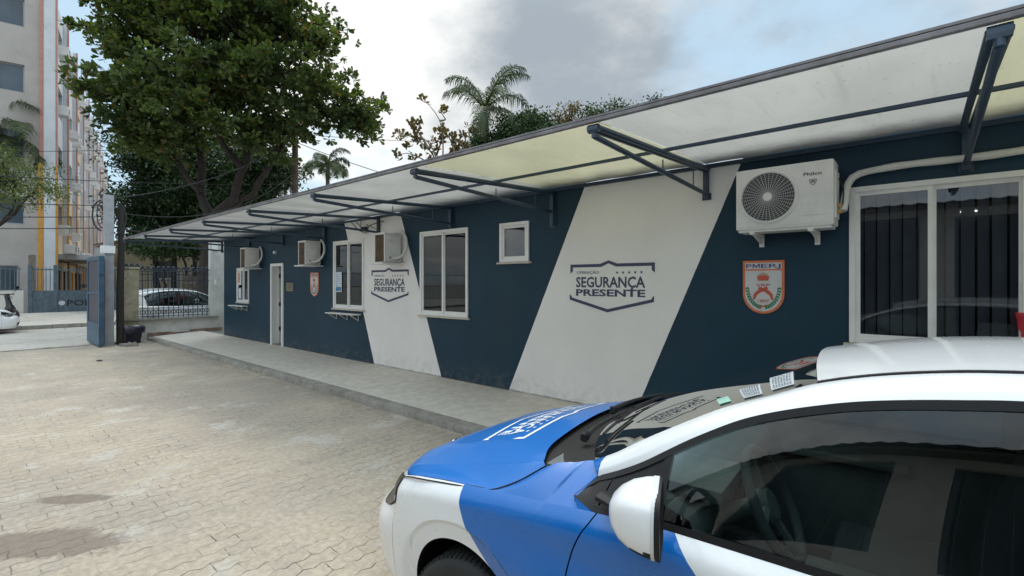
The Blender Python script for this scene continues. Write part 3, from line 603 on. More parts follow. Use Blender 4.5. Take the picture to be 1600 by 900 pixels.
# ---------------- air conditioners ----------------
def big_ac():
    t=empty('air_conditioner',(-.965,4.78,2.175),'large white air conditioner with round fan grille, left of the wide window','air conditioner')
    W,H,D=.77,.555,.27
    mb=MB(); mb.box(-W/2,W/2,0,D,0,H,bev=.018); mb.box(-W/2+.02,W/2-.02,.02,D-.02,-.02,0); mb.build('casing',M['ac_white'],t,smooth=30)
    cx,cz,r=-.112,.285,.218
    mb=MB(); mb.lathe([(r+.022,-.0012),(r+.022,-.012),(r+.008,-.02),(r-.004,-.012),(r-.004,-.0012)],(cx,0,cz),'y',48); mb.build('fan_ring',M['ac_white'],t,smooth=40)
    mb=MB(); mb.lathe([(0,-.002),(r-.004,-.002),(r-.004,-.0012)],(cx,0,cz),'y',48); mb.build('fan_recess',M['ac_dark'],t)
    mb=MB()
    for k in range(3):
        a=2.1*k; pts=[]
        for q in ((.05,-.3),(.18,-.1),(.2,.35),(.16,.6),(.05,.4)): pts.append((cx+q[0]*math.cos(a+q[1]),-.005,cz+q[0]*math.sin(a+q[1])))
        mb.add(pts,[tuple(range(5))])
    mb.build('fan_blade',M['gate_dark'],t,fixn=False)
    mb=MB()
    for k in range(11):
        rr=.045+k*(r-.05)/10; mb.tube([(cx+rr*math.cos(a),-.02,cz+rr*math.sin(a)) for a in [2*math.pi*j/40 for j in range(41)]],.0013,4,False)
    for k in range(36):
        a=2*math.pi*k/36; mb.tube([(cx+.04*math.cos(a),-.021,cz+.04*math.sin(a)),(cx+(r-.002)*math.cos(a+.12),-.014,cz+(r-.002)*math.sin(a+.12))],.0021,4,False)
    mb.build('fan_grille',M['ac_grille'],t)
    mb=MB(); mb.lathe([(0,-.028),(.036,-.026),(.04,-.018),(.04,-.014)],(cx,0,cz),'y',24); mb.build('hub_cap',M['ac_white'],t,smooth=40)
    mb=MB(); put_text(mb,'Philco',lambda u,v:(.165+u,-.0015,.432+v),.135,.03,.02); mb.build('lettering',M['gate_dark'],t,fixn=False)
    sh=[(-.028,.045),(-.024,.055),(.024,.055),(.028,.045),(.022,.02),(0,0),(-.022,.02)]
    mb=MB()
    for i in range(7):
        a,b=sh[i],sh[(i+1)%7]; c_=(0,.03); k=.8
        ai=(c_[0]+(a[0]-c_[0])*k,c_[1]+(a[1]-c_[1])*k); bi=(c_[0]+(b[0]-c_[0])*k,c_[1]+(b[1]-c_[1])*k)
        mb.add([(.235+q[0],-.0015,.345+q[1]) for q in (a,b,bi,ai)],[(0,1,2,3)])
    mb.box(.22,.25,-.0016,-.0012,.37,.378); mb.box(.22,.25,-.0016,-.0012,.382,.389); mb.build('badge',M['gate_dark'],t,fixn=False)
    mb=MB(); mb.box(.15,.31,-.004,.0,.092,.098); mb.box(-.36,.36,-.003,0,.022,.026); mb.build('groove',M['ac_grille'],t)
    for x in (-.24,.22):
        mb=MB(); mb.box(x-.02,x+.02,-.03,.33,-.045,-.022,bev=.003); mb.box(x-.02,x+.02,.32,.348,-.14,-.02); mb.add([(x-.003,-.0,-.046),(x+.003,0,-.046),(x+.003,.32,-.12),(x-.003,.32,-.12),(x-.003,.32,-.046),(x+.003,.32,-.046)],[(0,1,2,3),(0,4,5,1),(0,3,4),(1,5,2)]); mb.build('support',M['ac_white'],t)
    mb=MB(); mb.box(W/2,W/2+.012,.03,.22,.06,.46,bev=.003); mb.build('valve_cover',M['ac_white'],t)
    for z in (.12,.17):
        mb=MB(); mb.tube([(W/2,.14,z),(W/2+.05,.14,z)],.014,8); mb.tube([(W/2+.03,.14,z),(W/2+.03,.10,z)],.018,6); mb.build('valve',M['badge_gold'],t)
    mb=MB(); mb.tube(seq([(W/2+.02,.12,.40),(W/2+.055,.10,.30),(W/2+.05,.11,.2),(W/2+.03,.13,.1)],14),.006,6); mb.build('cable',M['cable'],t)
    return t
big_ac()
# wrapped refrigerant pipe running over the wide window
mb=MB(); mb.tube(seq([(-.53,WY-.22,2.30),(-.52,WY-.18,2.42),(-.515,WY-.10,2.52),(-.48,WY-.06,2.60),(-.40,WY-.05,2.635),(-.1,WY-.05,2.655),(.3,WY-.052,2.648),(.8,WY-.05,2.665),(1.6,WY-.05,2.67),(2.6,WY-.05,2.66)],60),[.029+.002*math.sin(i*1.3) for i in range(60)],10); tag(mb.build('refrigerant_pipe',M['pipe_wrap'],smooth=60),'thick white wrapped pipe bending from the large air conditioner over the wide window','pipe')
def small_ac():
    t=empty('air_conditioner',(-7.06,4.75,2.04),'white air conditioner with rusty grille above the emblem on the narrow white band','air conditioner','small square air conditioners along the wall')
    W,H,D=.30,.50,.33
    mb=MB(); mb.box(-W/2,W/2,.012,D,0,H-.035,bev=.012); mb.box(-W/2-.01,W/2+.008,-.012,D+.0,H-.035,H,bev=.01); mb.box(-W/2-.004,-W/2+.018,-.006,.012,0,H-.035); mb.box(W/2-.02,W/2+.004,-.006,.012,0,H-.035); mb.build('casing',M['ac_white'],t,smooth=30)
    mb=MB(); mb.box(-W/2+.018,W/2-.02,.004,.0115,.01,H-.04); g=mb.build('grille',M['rust_grille'],t)
    mb=MB()
    for k in range(22): z=.02+k*.02; mb.box(-W/2+.018,W/2-.02,.0,.0035,z,z+.006)
    mb.build('fins',M['rust_grille'],g)
    mb=MB(); mb.box(-W/2-.08,W/2+.03,-.06,.375,-.035,-.008,bev=.004); mb.build('support',M['ac_white'],t)
    mb=MB(); mb.box(W/2,W/2+.003,.09,.17,.34,.36); mb.build('label_plate',M['ac_grille'],t)
    for y in (.1,.16):
        mb=MB(); mb.tube([(W/2,y,.08),(W/2+.035,y,.07)],.014,6); mb.build('valve',M['ac_dark'],t)
    mb=MB(); mb.tube(seq([(W/2+.04,.10,.07),(W/2+.09,.16,.06),(W/2+.15,.25,.12),(W/2+.17,.32,.28),(W/2+.13,.335,.42),(W/2+.05,.34,.50),(W/2-.02,.35,.53)],30),.022,8); mb.build('pipe',M['pipe_wrap'],t,smooth=60)
    mb=MB(); mb.tube(seq([(W/2+.03,.15,.08),(W/2+.06,.2,.03),(W/2+.02,.3,.06)],14),.006,5); mb.build('cable',M['cable'],t)
    return t
ac=small_ac()
for x,lab in ((-9.86,'white air conditioner with rusty grille above the distant crest shield'),(-12.98,'farthest white air conditioner, above the last window left of the door')):
    c=copy_tree(ac); c.location=(x,4.75,2.06); c['label']=lab
mb=MB(); 
mb.tube(seq([(-8.5,WY-.05,2.86),(-8.2,WY-.09,2.70),(-8.0,WY-.05,2.62),(-7.8,WY-.1,2.74),(-7.4,WY-.06,2.8)],30),.008,5); mb.tube(seq([(-8.3,WY-.05,2.84),(-8.05,WY-.1,2.72),(-7.9,WY-.07,2.66),(-7.95,WY-.06,2.78),(-7.6,WY-.08,2.66)],30),.007,5); mb.box(-8.12,-8.02,WY-.08,WY-.01,2.66,2.74)
tag(mb.build('loose_cable',M['cable']),'tangle of loose black cable on the wall above the poster window','cable')
# ---------------- boundary wall, railing, gate, pole ----------------
bw=empty('boundary_wall',(EX,4.5,0),'stained white and yellow boundary wall with low base and railing opening at the end of the yard','wall')
def Bp(mb,name,mat,**k): 
    o=mb.build(name,mat,bw,**k); o.matrix_parent_inverse=Matrix.Translation((-EX,-4.5,0)); return o
mb=MB(); mb.box(EX-.2,EX,3.54,5.40,-.05,.56); mb.box(EX-.2,EX,5.40,5.98,-.05,3.0); mb.box(EX-.2,EX,5.98,13,-.05,2.6); Bp(mb,'white_wall',M['boundary_wall'])
mb=MB(); mb.box(EX-.24,EX+.03,3.06,3.54,-.05,2.08,bev=.01); mb.box(EX-.28,EX+.06,3.02,3.56,2.08,2.13,bev=.008); Bp(mb,'yellow_pillar',M['boundary_yellow'])
mb=MB(); mb.box(EX-.27,EX+.07,3.05,5.62,.565,.62,bev=.008); Bp(mb,'coping',M['kerb'])
mb=MB(); mb.box(EX+.001,EX+.025,3.75,4.35,.0,.20); mb.box(EX+.001,EX+.02,4.35,4.8,.0,.17); Bp(mb,'exposed_brick',M['brick_red'])
mb=MB(); mb.box(EX+.002,EX+.018,4.82,WY+.6,.13,.235); Bp(mb,'skirting',M['brick_red'])
mb=MB(); mb.box(EX-.02,EX+.03,5.43,5.60,2.72,3.0); mb.box(EX+.002,EX+.012,5.50,5.56,1.62,1.78); Bp(mb,'cable_box',M['white_frame'])
ra=empty('iron_railing',(EX-.06,4.47,.62),'dark wrought iron railing with round finials set in the boundary wall','railing')
y0,y1=3.58,5.38; n=14
mb=MB()
for z in (.05,.30,1.12,1.30): mb.box(-.012,.012,y0-4.47,y1-4.47,z,z+.02)
mb.build('rail',M['iron'],ra)
for k in range(n):
    y=y0+(y1-y0)*(k+.5)/n-4.47
    mb=MB(); mb.tube([(0,y,.0),(0,y,1.42)],.011,6); mb.build('bar',M['iron'],ra)
    mb=MB(); 
    for c_,r_ in (((0,y,1.52),.045),((0,y-.038,1.46),.028),((0,y+.038,1.46),.028),((0,y,1.40),.022)):
        mb.lathe([(0,-r_),(r_*.7,-r_*.7),(r_,0),(r_*.7,r_*.7),(0,r_)],c_,'z',8)
    if k%2: mb.lathe([(0,-.03),(.03,0),(0,.03)],(0,y,1.21),'z',6)
    mb.build('finial',M['iron'],ra,smooth=40)
    mb=MB(); c=.048
    for sgn in (1,-1):
        mb.tube([(0,y+sgn*(.02+c*.5*(1+math.cos(a))*1.0)-.01*sgn,.185+sgn*0+.06*math.sin(a)) for a in [R(-150+q*30) for q in range(11)]],.008,5,False)
    mb.build('scroll',M['iron'],ra)
# more finials on top of the yellow pillar
mb=MB()
for k in range(4):
    y=3.13+k*.13-4.47; 
    for c_,r_ in (((0,y,1.59),.045),((0,y-.036,1.54),.026),((0,y+.036,1.54),.026)): mb.lathe([(0,-r_),(r_*.7,-r_*.7),(r_,0),(r_*.7,r_*.7),(0,r_)],c_,'z',8)
mb.build('pillar_finials',M['iron'],ra,smooth=40)
# concrete pole, dark post, gate leaf
pl=empty('concrete_pole',(-16.55,2.72,0),'square grey concrete pole with cable coils between the open gate leaf and the yellow pillar','pole')
mb=MB(); mb.box(-.10,.10,-.10,.10,-.05,4.02,bev=.012); mb.build('shaft',M['pole_grey'],pl)
mb=MB(); mb.box(.10,.14,-.19,.12,2.46,2.66,bev=.01); mb.build('meter_box',M['white_frame'],pl)
for s_,z in ((-1,3.75),(1,3.72)):
    mb=MB(); mb.tube([(.12,s_*.16+s_*.17*abs(math.sin(a))*1.1,z-.3+.42*math.cos(a)*.95) for a in [R(q*12) for q in range(0,16)]],.018,6); mb.tube([(.14,s_*.16+s_*.1*abs(math.sin(a)),z-.28+.33*math.cos(a)) for a in [R(q*12) for q in range(0,16)]],.012,6); mb.build('cable_coil',M['cable'],pl)
mb=MB(); mb.tube([(-16.62,2.98,-.05),(-16.6,2.97,1.5),(-16.62,3.0,2.6),(-16.6,2.98,3.78)],[.085,.085,.075,.07],10); tag(mb.build('dark_post',M['pole_dark'],smooth=50),'thin black post standing right of the grey concrete pole','post')
gl=empty('gate_leaf',(-17.05,2.52,0),'open blue metal gate leaf seen edge-on before the grey concrete pole','gate',rz=R(0))
def gb(x0,x1,y0,y1,z0,z1,name,mat):
    mb=MB(); mb.box(x0,x1,y0,y1,z0,z1,bev=.004); mb.build(name,mat,gl)
# local: x from the free end (-.85) to the hinge side (.85), y is the thickness
gb(-.85,.85,-.055,.055,.04,.62,'lower_panel',M['gate_blue'])
for x0,x1,z0,z1 in ((-.85,-.74,.62,2.38),(.74,.85,.62,2.38),(-.74,.74,2.27,2.38),(-.74,.74,1.38,1.43)): gb(x0,x1,-.055,.055,z0,z1,'frame',M['gate_blue'])
gb(-.74,.74,-.03,.03,.62,2.27,'infill_panel',M['gate_dark'])
gb(.85,.90,-.04,.04,1.1,1.25,'hinge',M['gate_blue']); gb(.85,.90,-.04,.04,1.9,2.05,'hinge',M['gate_blue'])
# bin
bn=empty('rubbish_bin',(-16.75,3.27,0),'dark open-topped rubbish bin lined with a black bag at the end of the kerb','bin')
mb=MB(); P=[]
for z,h in ((0,.15),(.02,.165),(.38,.215),(.40,.235),(.43,.24),(.43,.22),(.40,.20),(.1,.15)):
    row=[]
    for k in range(25):
        a=2*math.pi*k/24; c,s_=math.cos(a),math.sin(a); q=1/max(abs(c),abs(s_))**.75
        row.append(Vector((h*c*q*.9,h*s_*q*1.0,z)))
    P.append(row)
mb.grid(P); mb.build('tub',M['bin'],bn,smooth=50)
mb=MB(); r=random.Random(4); P=[]
for i,(z,h) in enumerate(((.30,.252),(.38,.26),(.45,.255),(.475,.23),(.44,.19),(.36,.1),(.34,.0))):
    row=[]
    for k in range(29):
        a=2*math.pi*(k%28)/28; c,s_=math.cos(a),math.sin(a); q=1/max(abs(c),abs(s_))**.75; j=1+.05*math.sin(a*7+i)+.04*math.sin(a*11+2*i)
        row.append(Vector((h*c*q*j*.92,h*s_*q*j,z+.02*math.sin(a*5+i*.7)))) 
    P.append(row)
mb.grid(P); mb.build('bag',M['bin'],bn,smooth=60)
mb=MB(); mb.box(-.12,.10,.0,.16,.47,.478,bev=.002); mb.build('tray',M['ac_grille'],bn)
mb=MB()
for k in range(9): 
    mb.box(-16.2+rnd.uniform(-.3,.2),-16.1+rnd.uniform(-.2,.2)+.05,2.9+rnd.uniform(0,.3),3.05+rnd.uniform(0,.2)+.05,0,rnd.uniform(.03,.09),bev=.012)
tag(mb.build('rubble',M['kerb']),'heap of broken concrete lumps at the foot of the poles','rubble')
# flat dropped thing in the yard
mb=MB(); mb.box(-13.55,-13.40,2.02,2.10,0,.02,bev=.006); tag(mb.build('litter',M['cable']),'small black scrap lying on the paving before the gate leaf','litter')

# ---------------- far side of the street ----------------
fw=empty('far_fence',(-34.8,0,.0),'low pale wall with tall grey bars beyond the parked white car','fence')
mb=MB(); mb.box(-.12,.12,-26,2.35,0,1.28); mb.build('low_wall',M['opp_white'],fw)
mb=MB(); 
for z in (1.30,2.34): mb.box(-.03,.03,-26,2.3,z,z+.045)
mb.build('rail',M['gate_grey'],fw)
for k in range(90):
    mb=MB(); y=2.2-k*.16; mb.box(-.018,.018,y-.018,y+.018,1.28,2.5); mb.build('bar',M['gate_grey'],fw)
gt=empty('sliding_gate',(-34.6,2.4,-.02),'grey sheet metal gate lettered POLI... with bars above it across the street','gate')
def Gt(mb,name,mat,**k): return mb.build(name,mat,gt,**k)
mb=MB(); mb.box(-.03,.03,.25,1.05,.12,1.22); mb.box(-.03,.03,1.2,7.5,.12,1.22); Gt(mb,'panel',M['gate_grey'])
for y in (.1,1.05): mb=MB(); mb.box(-.07,.07,y,y+.15,0,2.62,bev=.01); Gt(mb,'post',M['gate_grey'])
mb=MB(); mb.box(-.03,.03,.17,7.5,2.34,2.40); mb.box(-.03,.03,.17,7.5,1.22,1.28); Gt(mb,'rail',M['gate_grey'])
for k in range(46):
    mb=MB(); y=.3+k*.155; mb.box(-.014,.014,y-.014,y+.014,1.28,2.5); Gt(mb,'bar',M['gate_grey'])
mb=MB(); put_text(mb,'POLÍCIA',lambda u,v:(.036,1.56+u,.47+v),2.0,.30,.02); Gt(mb,'lettering',M['cable'],fixn=False)
mb=MB(); mb.add([(.036,1.36+.13*math.cos(a),.62+.12*math.sin(a)) for a in [R(20*k) for k in range(18)]],[tuple(range(18))]); Gt(mb,'faded_emblem',M['badge_white'],fixn=False)
for y in (2.1,2.6): mb=MB(); mb.box(-.25,-.05,y,y+.34,1.28,1.48,bev=.03); tag(mb.build('gate_motor',M['cable'],None,loc=(-34.6,2.4,.12)),('left' if y<2.3 else 'right')+' one of two small black boxes on top of the lettered gate','box')

# ---------------- apartment building ----------------
ab=empty('apartment_building',(-37.2,3.6,0),'tall grey and white apartment building with pink and orange pilasters and many air conditioners','building')
g=R(11.4); fd=Vector((-math.cos(g),math.sin(g),0)); nd=Vector((-math.sin(g),-math.cos(g),0))   # fd: along the long side, away; nd: along the grey front
BM=Matrix(((fd.x,nd.x,0,0),(fd.y,nd.y,0,0),(0,0,1,0),(0,0,0,1)))
H=18.5; LEN=58
def bb(mb,a0,a1,b0,b1,z0,z1): mb.box(a0,a1,b0,b1,z0,z1,M=BM)
FZ=[5.6,9.2,12.8,16.4]
def facade(mb,x0,x1,z0,z1,wins,f,rd):
    xs=sorted({x0,x1}|{w[0] for w in wins}|{w[1] for w in wins}); zs=sorted({z0,z1}|{w[2] for w in wins}|{w[3] for w in wins})
    for i in range(len(xs)-1):
        for j in range(len(zs)-1):
            x,z=(xs[i]+xs[i+1])/2,(zs[j]+zs[j+1])/2
            if not any(a<x<b and c<z<d for a,b,c,d in wins): mb.add([f(xs[i],0,zs[j]),f(xs[i+1],0,zs[j]),f(xs[i+1],0,zs[j+1]),f(xs[i],0,zs[j+1])],[(0,1,2,3)])
    for a,b,c,d in wins:
        for q in ([(a,0,c),(a,rd,c),(a,rd,d),(a,0,d)],[(b,0,c),(b,0,d),(b,rd,d),(b,rd,c)],[(a,0,d),(a,rd,d),(b,rd,d),(b,0,d)],[(a,0,c),(b,0,c),(b,rd,c),(a,rd,c)]): mb.add([f(*p) for p in q],[(0,1,2,3)])
# grey front (b runs along nd, wall thickness towards +a)
fwins=[]
for z in FZ:
    for b in (1.05,5.6,9.0): fwins.append((b,b+2.5,z-.75,z+.78))
fwins.append((1.3,3.7,1.0,2.6))
mb=MB(); F=lambda u,t,z: BM@Vector((t,u,z)); facade(mb,0,14,0,H,fwins,F,.25); bb(mb,.3,LEN,13.7,14,0,H); bb(mb,LEN-.3,LEN,0,13.7,0,H); mb.build('grey_front',M['bld_grey'],ab,fixn=False)
for a,b,c,d in fwins:
    mb=MB(); mb.add([F(a,.16,c),F(b,.16,c),F(b,.16,d),F(a,.16,d)],[(0,1,2,3)]); wn=mb.build('window',M['pane_blue'] if 'pane_blue' in M else M['window_glass'],ab,fixn=False)
    mb=MB()
    for u0,u1,z0,z1 in ((a,a+.07,c,d),(b-.07,b,c,d),((a+b)/2-.04,(a+b)/2+.04,c,d),(a,b,c,c+.07),(a,b,d-.07,d)): mb.add([F(u,t,z) for z in (z0,z1) for u,t in ((u0,.13),(u1,.13),(u1,.155),(u0,.155))],[(0,3,2,1),(4,5,6,7),(0,1,5,4),(1,2,6,5),(2,3,7,6),(3,0,4,7)])
    mb.build('frame',M['pole_grey'],wn)
# long side: bays between pilasters
G=lambda u,t,z: BM@Vector((u,t,z))
NB=10; bay=LEN/NB; r=random.Random(12); swins=[]; bal=[]
for k in range(NB):
    for z in FZ:
        x0=k*bay+.9
        if k in (2,5,8) : bal.append((x0+.3,x0+3.6,z)); continue
        swins+= [(x0-.2,x0+1.8,z-.85,z+.9),(x0+2.3,x0+4.3,z-.85,z+.9)]
mb=MB(); allw=swins+[(a,b,z-1.5,z+1.2) for a,b,z in bal]; facade(mb,0,LEN,7.45,H,[q for q in allw if q[2]>7.4],G,.45); mb.build('white_side',M['bld_white'],ab,fixn=False)
mb=MB(); facade(mb,0,LEN,3.2,7.45,[q for q in allw if q[2]<7.4],G,.45); mb.build('cream_side',M['bld_cream'],ab,fixn=False)
for a,b,c,d in swins:
    mb=MB(); mb.add([G(a,.3,c),G(b,.3,c),G(b,.3,d),G(a,.3,d)],[(0,1,2,3)]); wn=mb.build('window',M['pane_blue'],ab,fixn=False)
for a,b,z in bal:
    mb=MB(); bb(mb,a,b,.5,1.6,z-1.5,z+1.2); mb.build('balcony_recess',M['bld_orange'],ab)
    mb=MB(); bb(mb,a,b,-.12,.0,z-1.5,z-.45); mb.build('balcony_parapet',M['bld_cream'],ab)
mb=MB()
for k in range(NB+1):
    bb(mb,k*bay-.12,k*bay+.12,-.20,-.002,3.35,H+.4)
mb.build('pilaster',M['bld_white'],ab)
for k in range(NB+1):
    mb=MB(); bb(mb,k*bay-.15,k*bay+.15,-.27,-.20,8.3 if k<2 else 3.35,H+.42); mb.build('pilaster_edge',M['bld_pink'],ab)
    mb=MB(); bb(mb,k*bay-.16,k*bay+.16,-.28,-.20,0,3.34 if k>1 else 8.29); mb.build('orange_band',M['bld_orange'],ab)
mb=MB(); bb(mb,-.12,-.003,.30,.46,8.3,H); mb.build('corner_band',M['bld_pink'],ab); mb=MB(); bb(mb,-.13,-.003,.30,.50,0,8.29); mb.build('corner_band',M['bld_orange'],ab); mb=MB(); bb(mb,-.10,-.003,-.30,.29,0,H); mb.build('corner_band',M['bld_white'],ab)
mb=MB(); bb(mb,1.5,LEN,-1.6,-.0,3.05,3.35); mb.build('ledge',M['bld_white'],ab)
mb=MB(); bb(mb,0,LEN,.6,.9,0,3.2); mb.build('ground_floor',M['bld_cream'],ab)
for k in range(NB*2):
    mb=MB(); bb(mb,k*bay/2+.9,k*bay/2+2.3,.5,.598,.05,2.5); mb.build('shop_opening',M['dark_opening'] if k%3 else M['bld_orange'],ab)
mb=MB(); bb(mb,.2,LEN,.2,13.6,H-.3,H-.05); mb.build('roof',M['roof_grey'],ab)
mb=MB(); bb(mb,3,9,2.5,8,H,H+2.5); mb.build('roof_room',M['bld_orange'],ab); mb=MB(); mb.tube([BM@Vector((26,.5,H)),BM@Vector((26,.5,H+4.6))],.05,5); mb.build('mast',M['pole_grey'],ab)
def wall_ac(i,x,z,out=.55):
    t=empty('air_conditioner',Vector((-37.2,3.6,0))+BM@Vector((x,-out+.1,z)),'left air conditioner in bay two from the near corner, on the ledge','air conditioner','air conditioners on the apartment building',rz=math.atan2(fd.y,fd.x))
    mb=MB(); mb.box(-.42,.42,-.05,.45,0,.55,bev=.03); mb.build('casing',M['ac_white'],t); mb=MB(); mb.lathe([(0,-.056),(.2,-.056),(.21,-.051)],(-.1,0,.28),'y',14); mb.build('grille',M['ac_dark'],t); return t
NM=('one','two','three','four','five','six','seven','eight','nine','ten'); FLN=dict(zip([3.36]+[q-1.45 for q in FZ],('on the ledge','first row above the ledge','second row above the ledge','third row above the ledge','top row'))); c0=wall_ac(0,6,3.36,.9); i=0
for k in range(NB):
    for z in [3.36]+[q-1.45 for q in FZ]:
        for dx in (1.2,3.2):
            if r.random()<(.8 if z<3.5 else .42) and (k,z)!=(1,3.36):
                c=copy_tree(c0); c['label']='%s air conditioner in bay %s from the near corner, %s'%('left' if dx<2 else 'right',NM[k],FN[[3.36]+[q-1.45 for q in FZ]] if 0 else FLN[z]); c.location=Vector((-37.2,3.6,0))+BM@Vector((k*bay+dx+r.uniform(-.2,.4),-.62 if z>3.5 else -.9,z+r.uniform(-.05,.5)*(z>3.5)))
# ---------------- houses beyond the trees ----------------
def gable_house(name,loc,sx,sy,h,rh,mat,label,rz=0,wins=3):
    t=empty(name,loc,label,'house',rz=rz)
    mb=MB(); mb.box(-sx/2,sx/2,-sy/2,sy/2,0,h); mb.add([(-sx/2,-sy/2,h),(-sx/2,sy/2,h),(-sx/2,0,h+rh),(sx/2,-sy/2,h),(sx/2,sy/2,h),(sx/2,0,h+rh)],[(0,1,2),(3,5,4)]); mb.build('wall',mat,t)
    mb=MB(); o=.35
    for s_ in (-1,1): mb.add([(-sx/2-o,s_*(sy/2+o),h-o*rh/(sy/2)),(sx/2+o,s_*(sy/2+o),h-o*rh/(sy/2)),(sx/2+o,0,h+rh+.02),(-sx/2-o,0,h+rh+.02),(-sx/2-o,s_*(sy/2+o),h-o*rh/(sy/2)+.12),(sx/2+o,s_*(sy/2+o),h-o*rh/(sy/2)+.12),(sx/2+o,0,h+rh+.14),(-sx/2-o,0,h+rh+.14)],[(0,1,2,3),(4,5,6,7),(0,1,5,4),(3,2,6,7),(0,3,7,4),(1,2,6,5)])
    mb.build('roof',M['tile'] if mat is not M['bld_grey'] else M['roof_grey'],t)
    for k in range(wins):
        y=-sy/2+sy*(k+.5)/wins
        mb=MB(); mb.box(sx/2-.05,sx/2+.03,y-.5,y+.5,h*.45,h*.45+1.2); f=mb.build('window',M['dark_opening'],t); mb=MB(); mb.box(sx/2+.0,sx/2+.06,y-.56,y-.5,h*.45,h*.45+1.2); mb.box(sx/2,sx/2+.06,y+.5,y+.56,h*.45,h*.45+1.2); mb.box(sx/2,sx/2+.06,y-.56,y+.56,h*.45-.06,h*.45); mb.build('frame',M['white_frame'],f)
    return t
gable_house('house',(-44,14.0,0),7,13,4.4,1.2,M['house_beige'],'low beige house beyond the railing, half hidden by trees')
gable_house('house',(-36,21.0,0),8,9,7.0,1.6,M['bld_grey'],'grey gabled house rising behind the awning, right of the big tree',wins=2)
gable_house('house',(-70,13.5,0),8,12,5,1.6,M['bld_white'],'small white house at the far end of the street',wins=2)
# white banner post and brown board fence behind the parked car
mb=MB(); mb.box(-.05,.05,-2.6,2.4,0,1.85); 
bf=empty('board_fence',(-29.5,10.3,.0),'brown board fence behind the parked white car','fence'); mb=MB()
for k in range(24): mb.box(-.03,.03,-2.4+k*.2,-2.4+k*.2+.18,.1,2.05+.05*math.sin(k*2.1))
mb.build('boards',M['wood_pole'],bf); mb=MB(); mb.box(.03,.07,-2.4,2.4,.5,.6); mb.box(.03,.07,-2.4,2.4,1.6,1.7); mb.build('rail',M['bark_pale'],bf)
mb=MB(); mb.tube([(-27.6,8.9,0),(-27.6,8.9,3.6)],.09,8); 
up=tag(mb.build('blue_post',M['gate_blue']),'blue post with a furled white cloth beyond the railing','post'); mb=MB(); mb.tube([(-27.5,9.05,1.9),(-27.5,9.08,2.6),(-27.5,9.06,3.4),(-27.55,9.0,3.6)],[.06,.11,.09,.03],8); mb.build('furled_cloth',M['white_frame'],up,smooth=50)
# white pennant board and rods up in the big tree
tb=empty('signal_mast',(-30.0,13.2,0),'thin white mast with a triangular plate seen between the tree limbs','mast')
mb=MB(); mb.tube([(0,0,0),(0,0,9.2)],.12,6); mb.build('mast',M['white_frame'],tb); mb=MB(); mb.prism([(.1,6.0),(2.0,6.0),(2.0,7.3)],lambda u,v,t_:(u*.65+t_,u*.75,v),0,.05); mb.build('plate',M['bld_white'],tb)
mb=MB(); mb.box(-.2,.2,-.9,.5,8.3,8.5); mb.box(-.15,.15,-.1,.25,9.0,10.9); mb.build('antenna',M['bld_white'],tb)
# ---------------- poles and wires ----------------
def upole(loc,h,r,lab,arm=True):
    t=empty('utility_pole',loc,lab,'pole'); mb=MB(); mb.tube([(0,0,-.1),(0,0,h)],[r,r*.8],10); mb.build('shaft',M['wood_pole'],t,smooth=50)
    if arm:
        mb=MB(); mb.box(-.06,.06,-.9,.9,h-.6,h-.45); mb.build('crossarm',M['wood_pole'],t); mb=MB(); 
        for y in (-.8,-.3,.3,.8): mb.lathe([(0,0),(.05,.02),(.03,.1),(.05,.14),(0,.16)],(0,y,h-.45),'z',8)
        mb.build('insulator',M['ac_grille'],t)
upole((-23.85,11.14,0),9.6,.17,'brown wooden utility pole right of the big tree')
upole((-52,9.5,0),8.5,.14,'distant utility pole in the gap left of the trees')
def wire(a,b,sag,r=.014,lab='',grp='wires strung across the street'):
    a,b=Vector(a),Vector(b); mb=MB(); mb.tube([a.lerp(b,t/24)-Vector((0,0,sag*4*(t/24)*(1-t/24))) for t in range(25)],r,5); tag(mb.build('wire',M['cable'],smooth=60),lab,'wire',grp)
PT=(-16.6,2.72,3.9)
wire((-16.6,2.72,3.92),(-23.85,11.14,8.9),.5,.013,'wire from the grey concrete pole up to the wooden utility pole')
wire((-16.6,2.72,3.6),(-23.85,11.14,7.2),.9,.013,'lower slack wire from the grey concrete pole to the wooden utility pole')
wire((-16.6,2.75,3.2),(-26,12.0,4.6),.5,.02,'thick slack cable from the grey concrete pole into the trees')
wire((-23.5,-8,4.95),(-23.85,11.14,6.6),.45,.014,'topmost wire crossing before the apartment building')
wire((-23.5,-8,4.35),(-16.6,2.72,3.75),.25,.012,'wire crossing the apartment building just below its topmost wire')
wire((-23.5,-8,3.75),(-16.6,2.72,3.45),.25,.012,'middle wire crossing the lower floors to the concrete pole')
wire((-23.5,-8,3.3),(-16.6,2.72,3.15),.2,.012,'lowest wire crossing the lower floors to the concrete pole')
wire((-37,-1,8.2),(-23.85,11.14,9.0),.4,.014,'wire from the apartment building passing behind the big tree')
wire((-23.85,11.14,9.1),(-8,22,8.4),.4,.012,'wire running right from the wooden utility pole against the sky')
wire((-23.85,11.14,8.7),(-12,13,4.6),.2,.016,'wire slanting down from the wooden utility pole behind the awning')
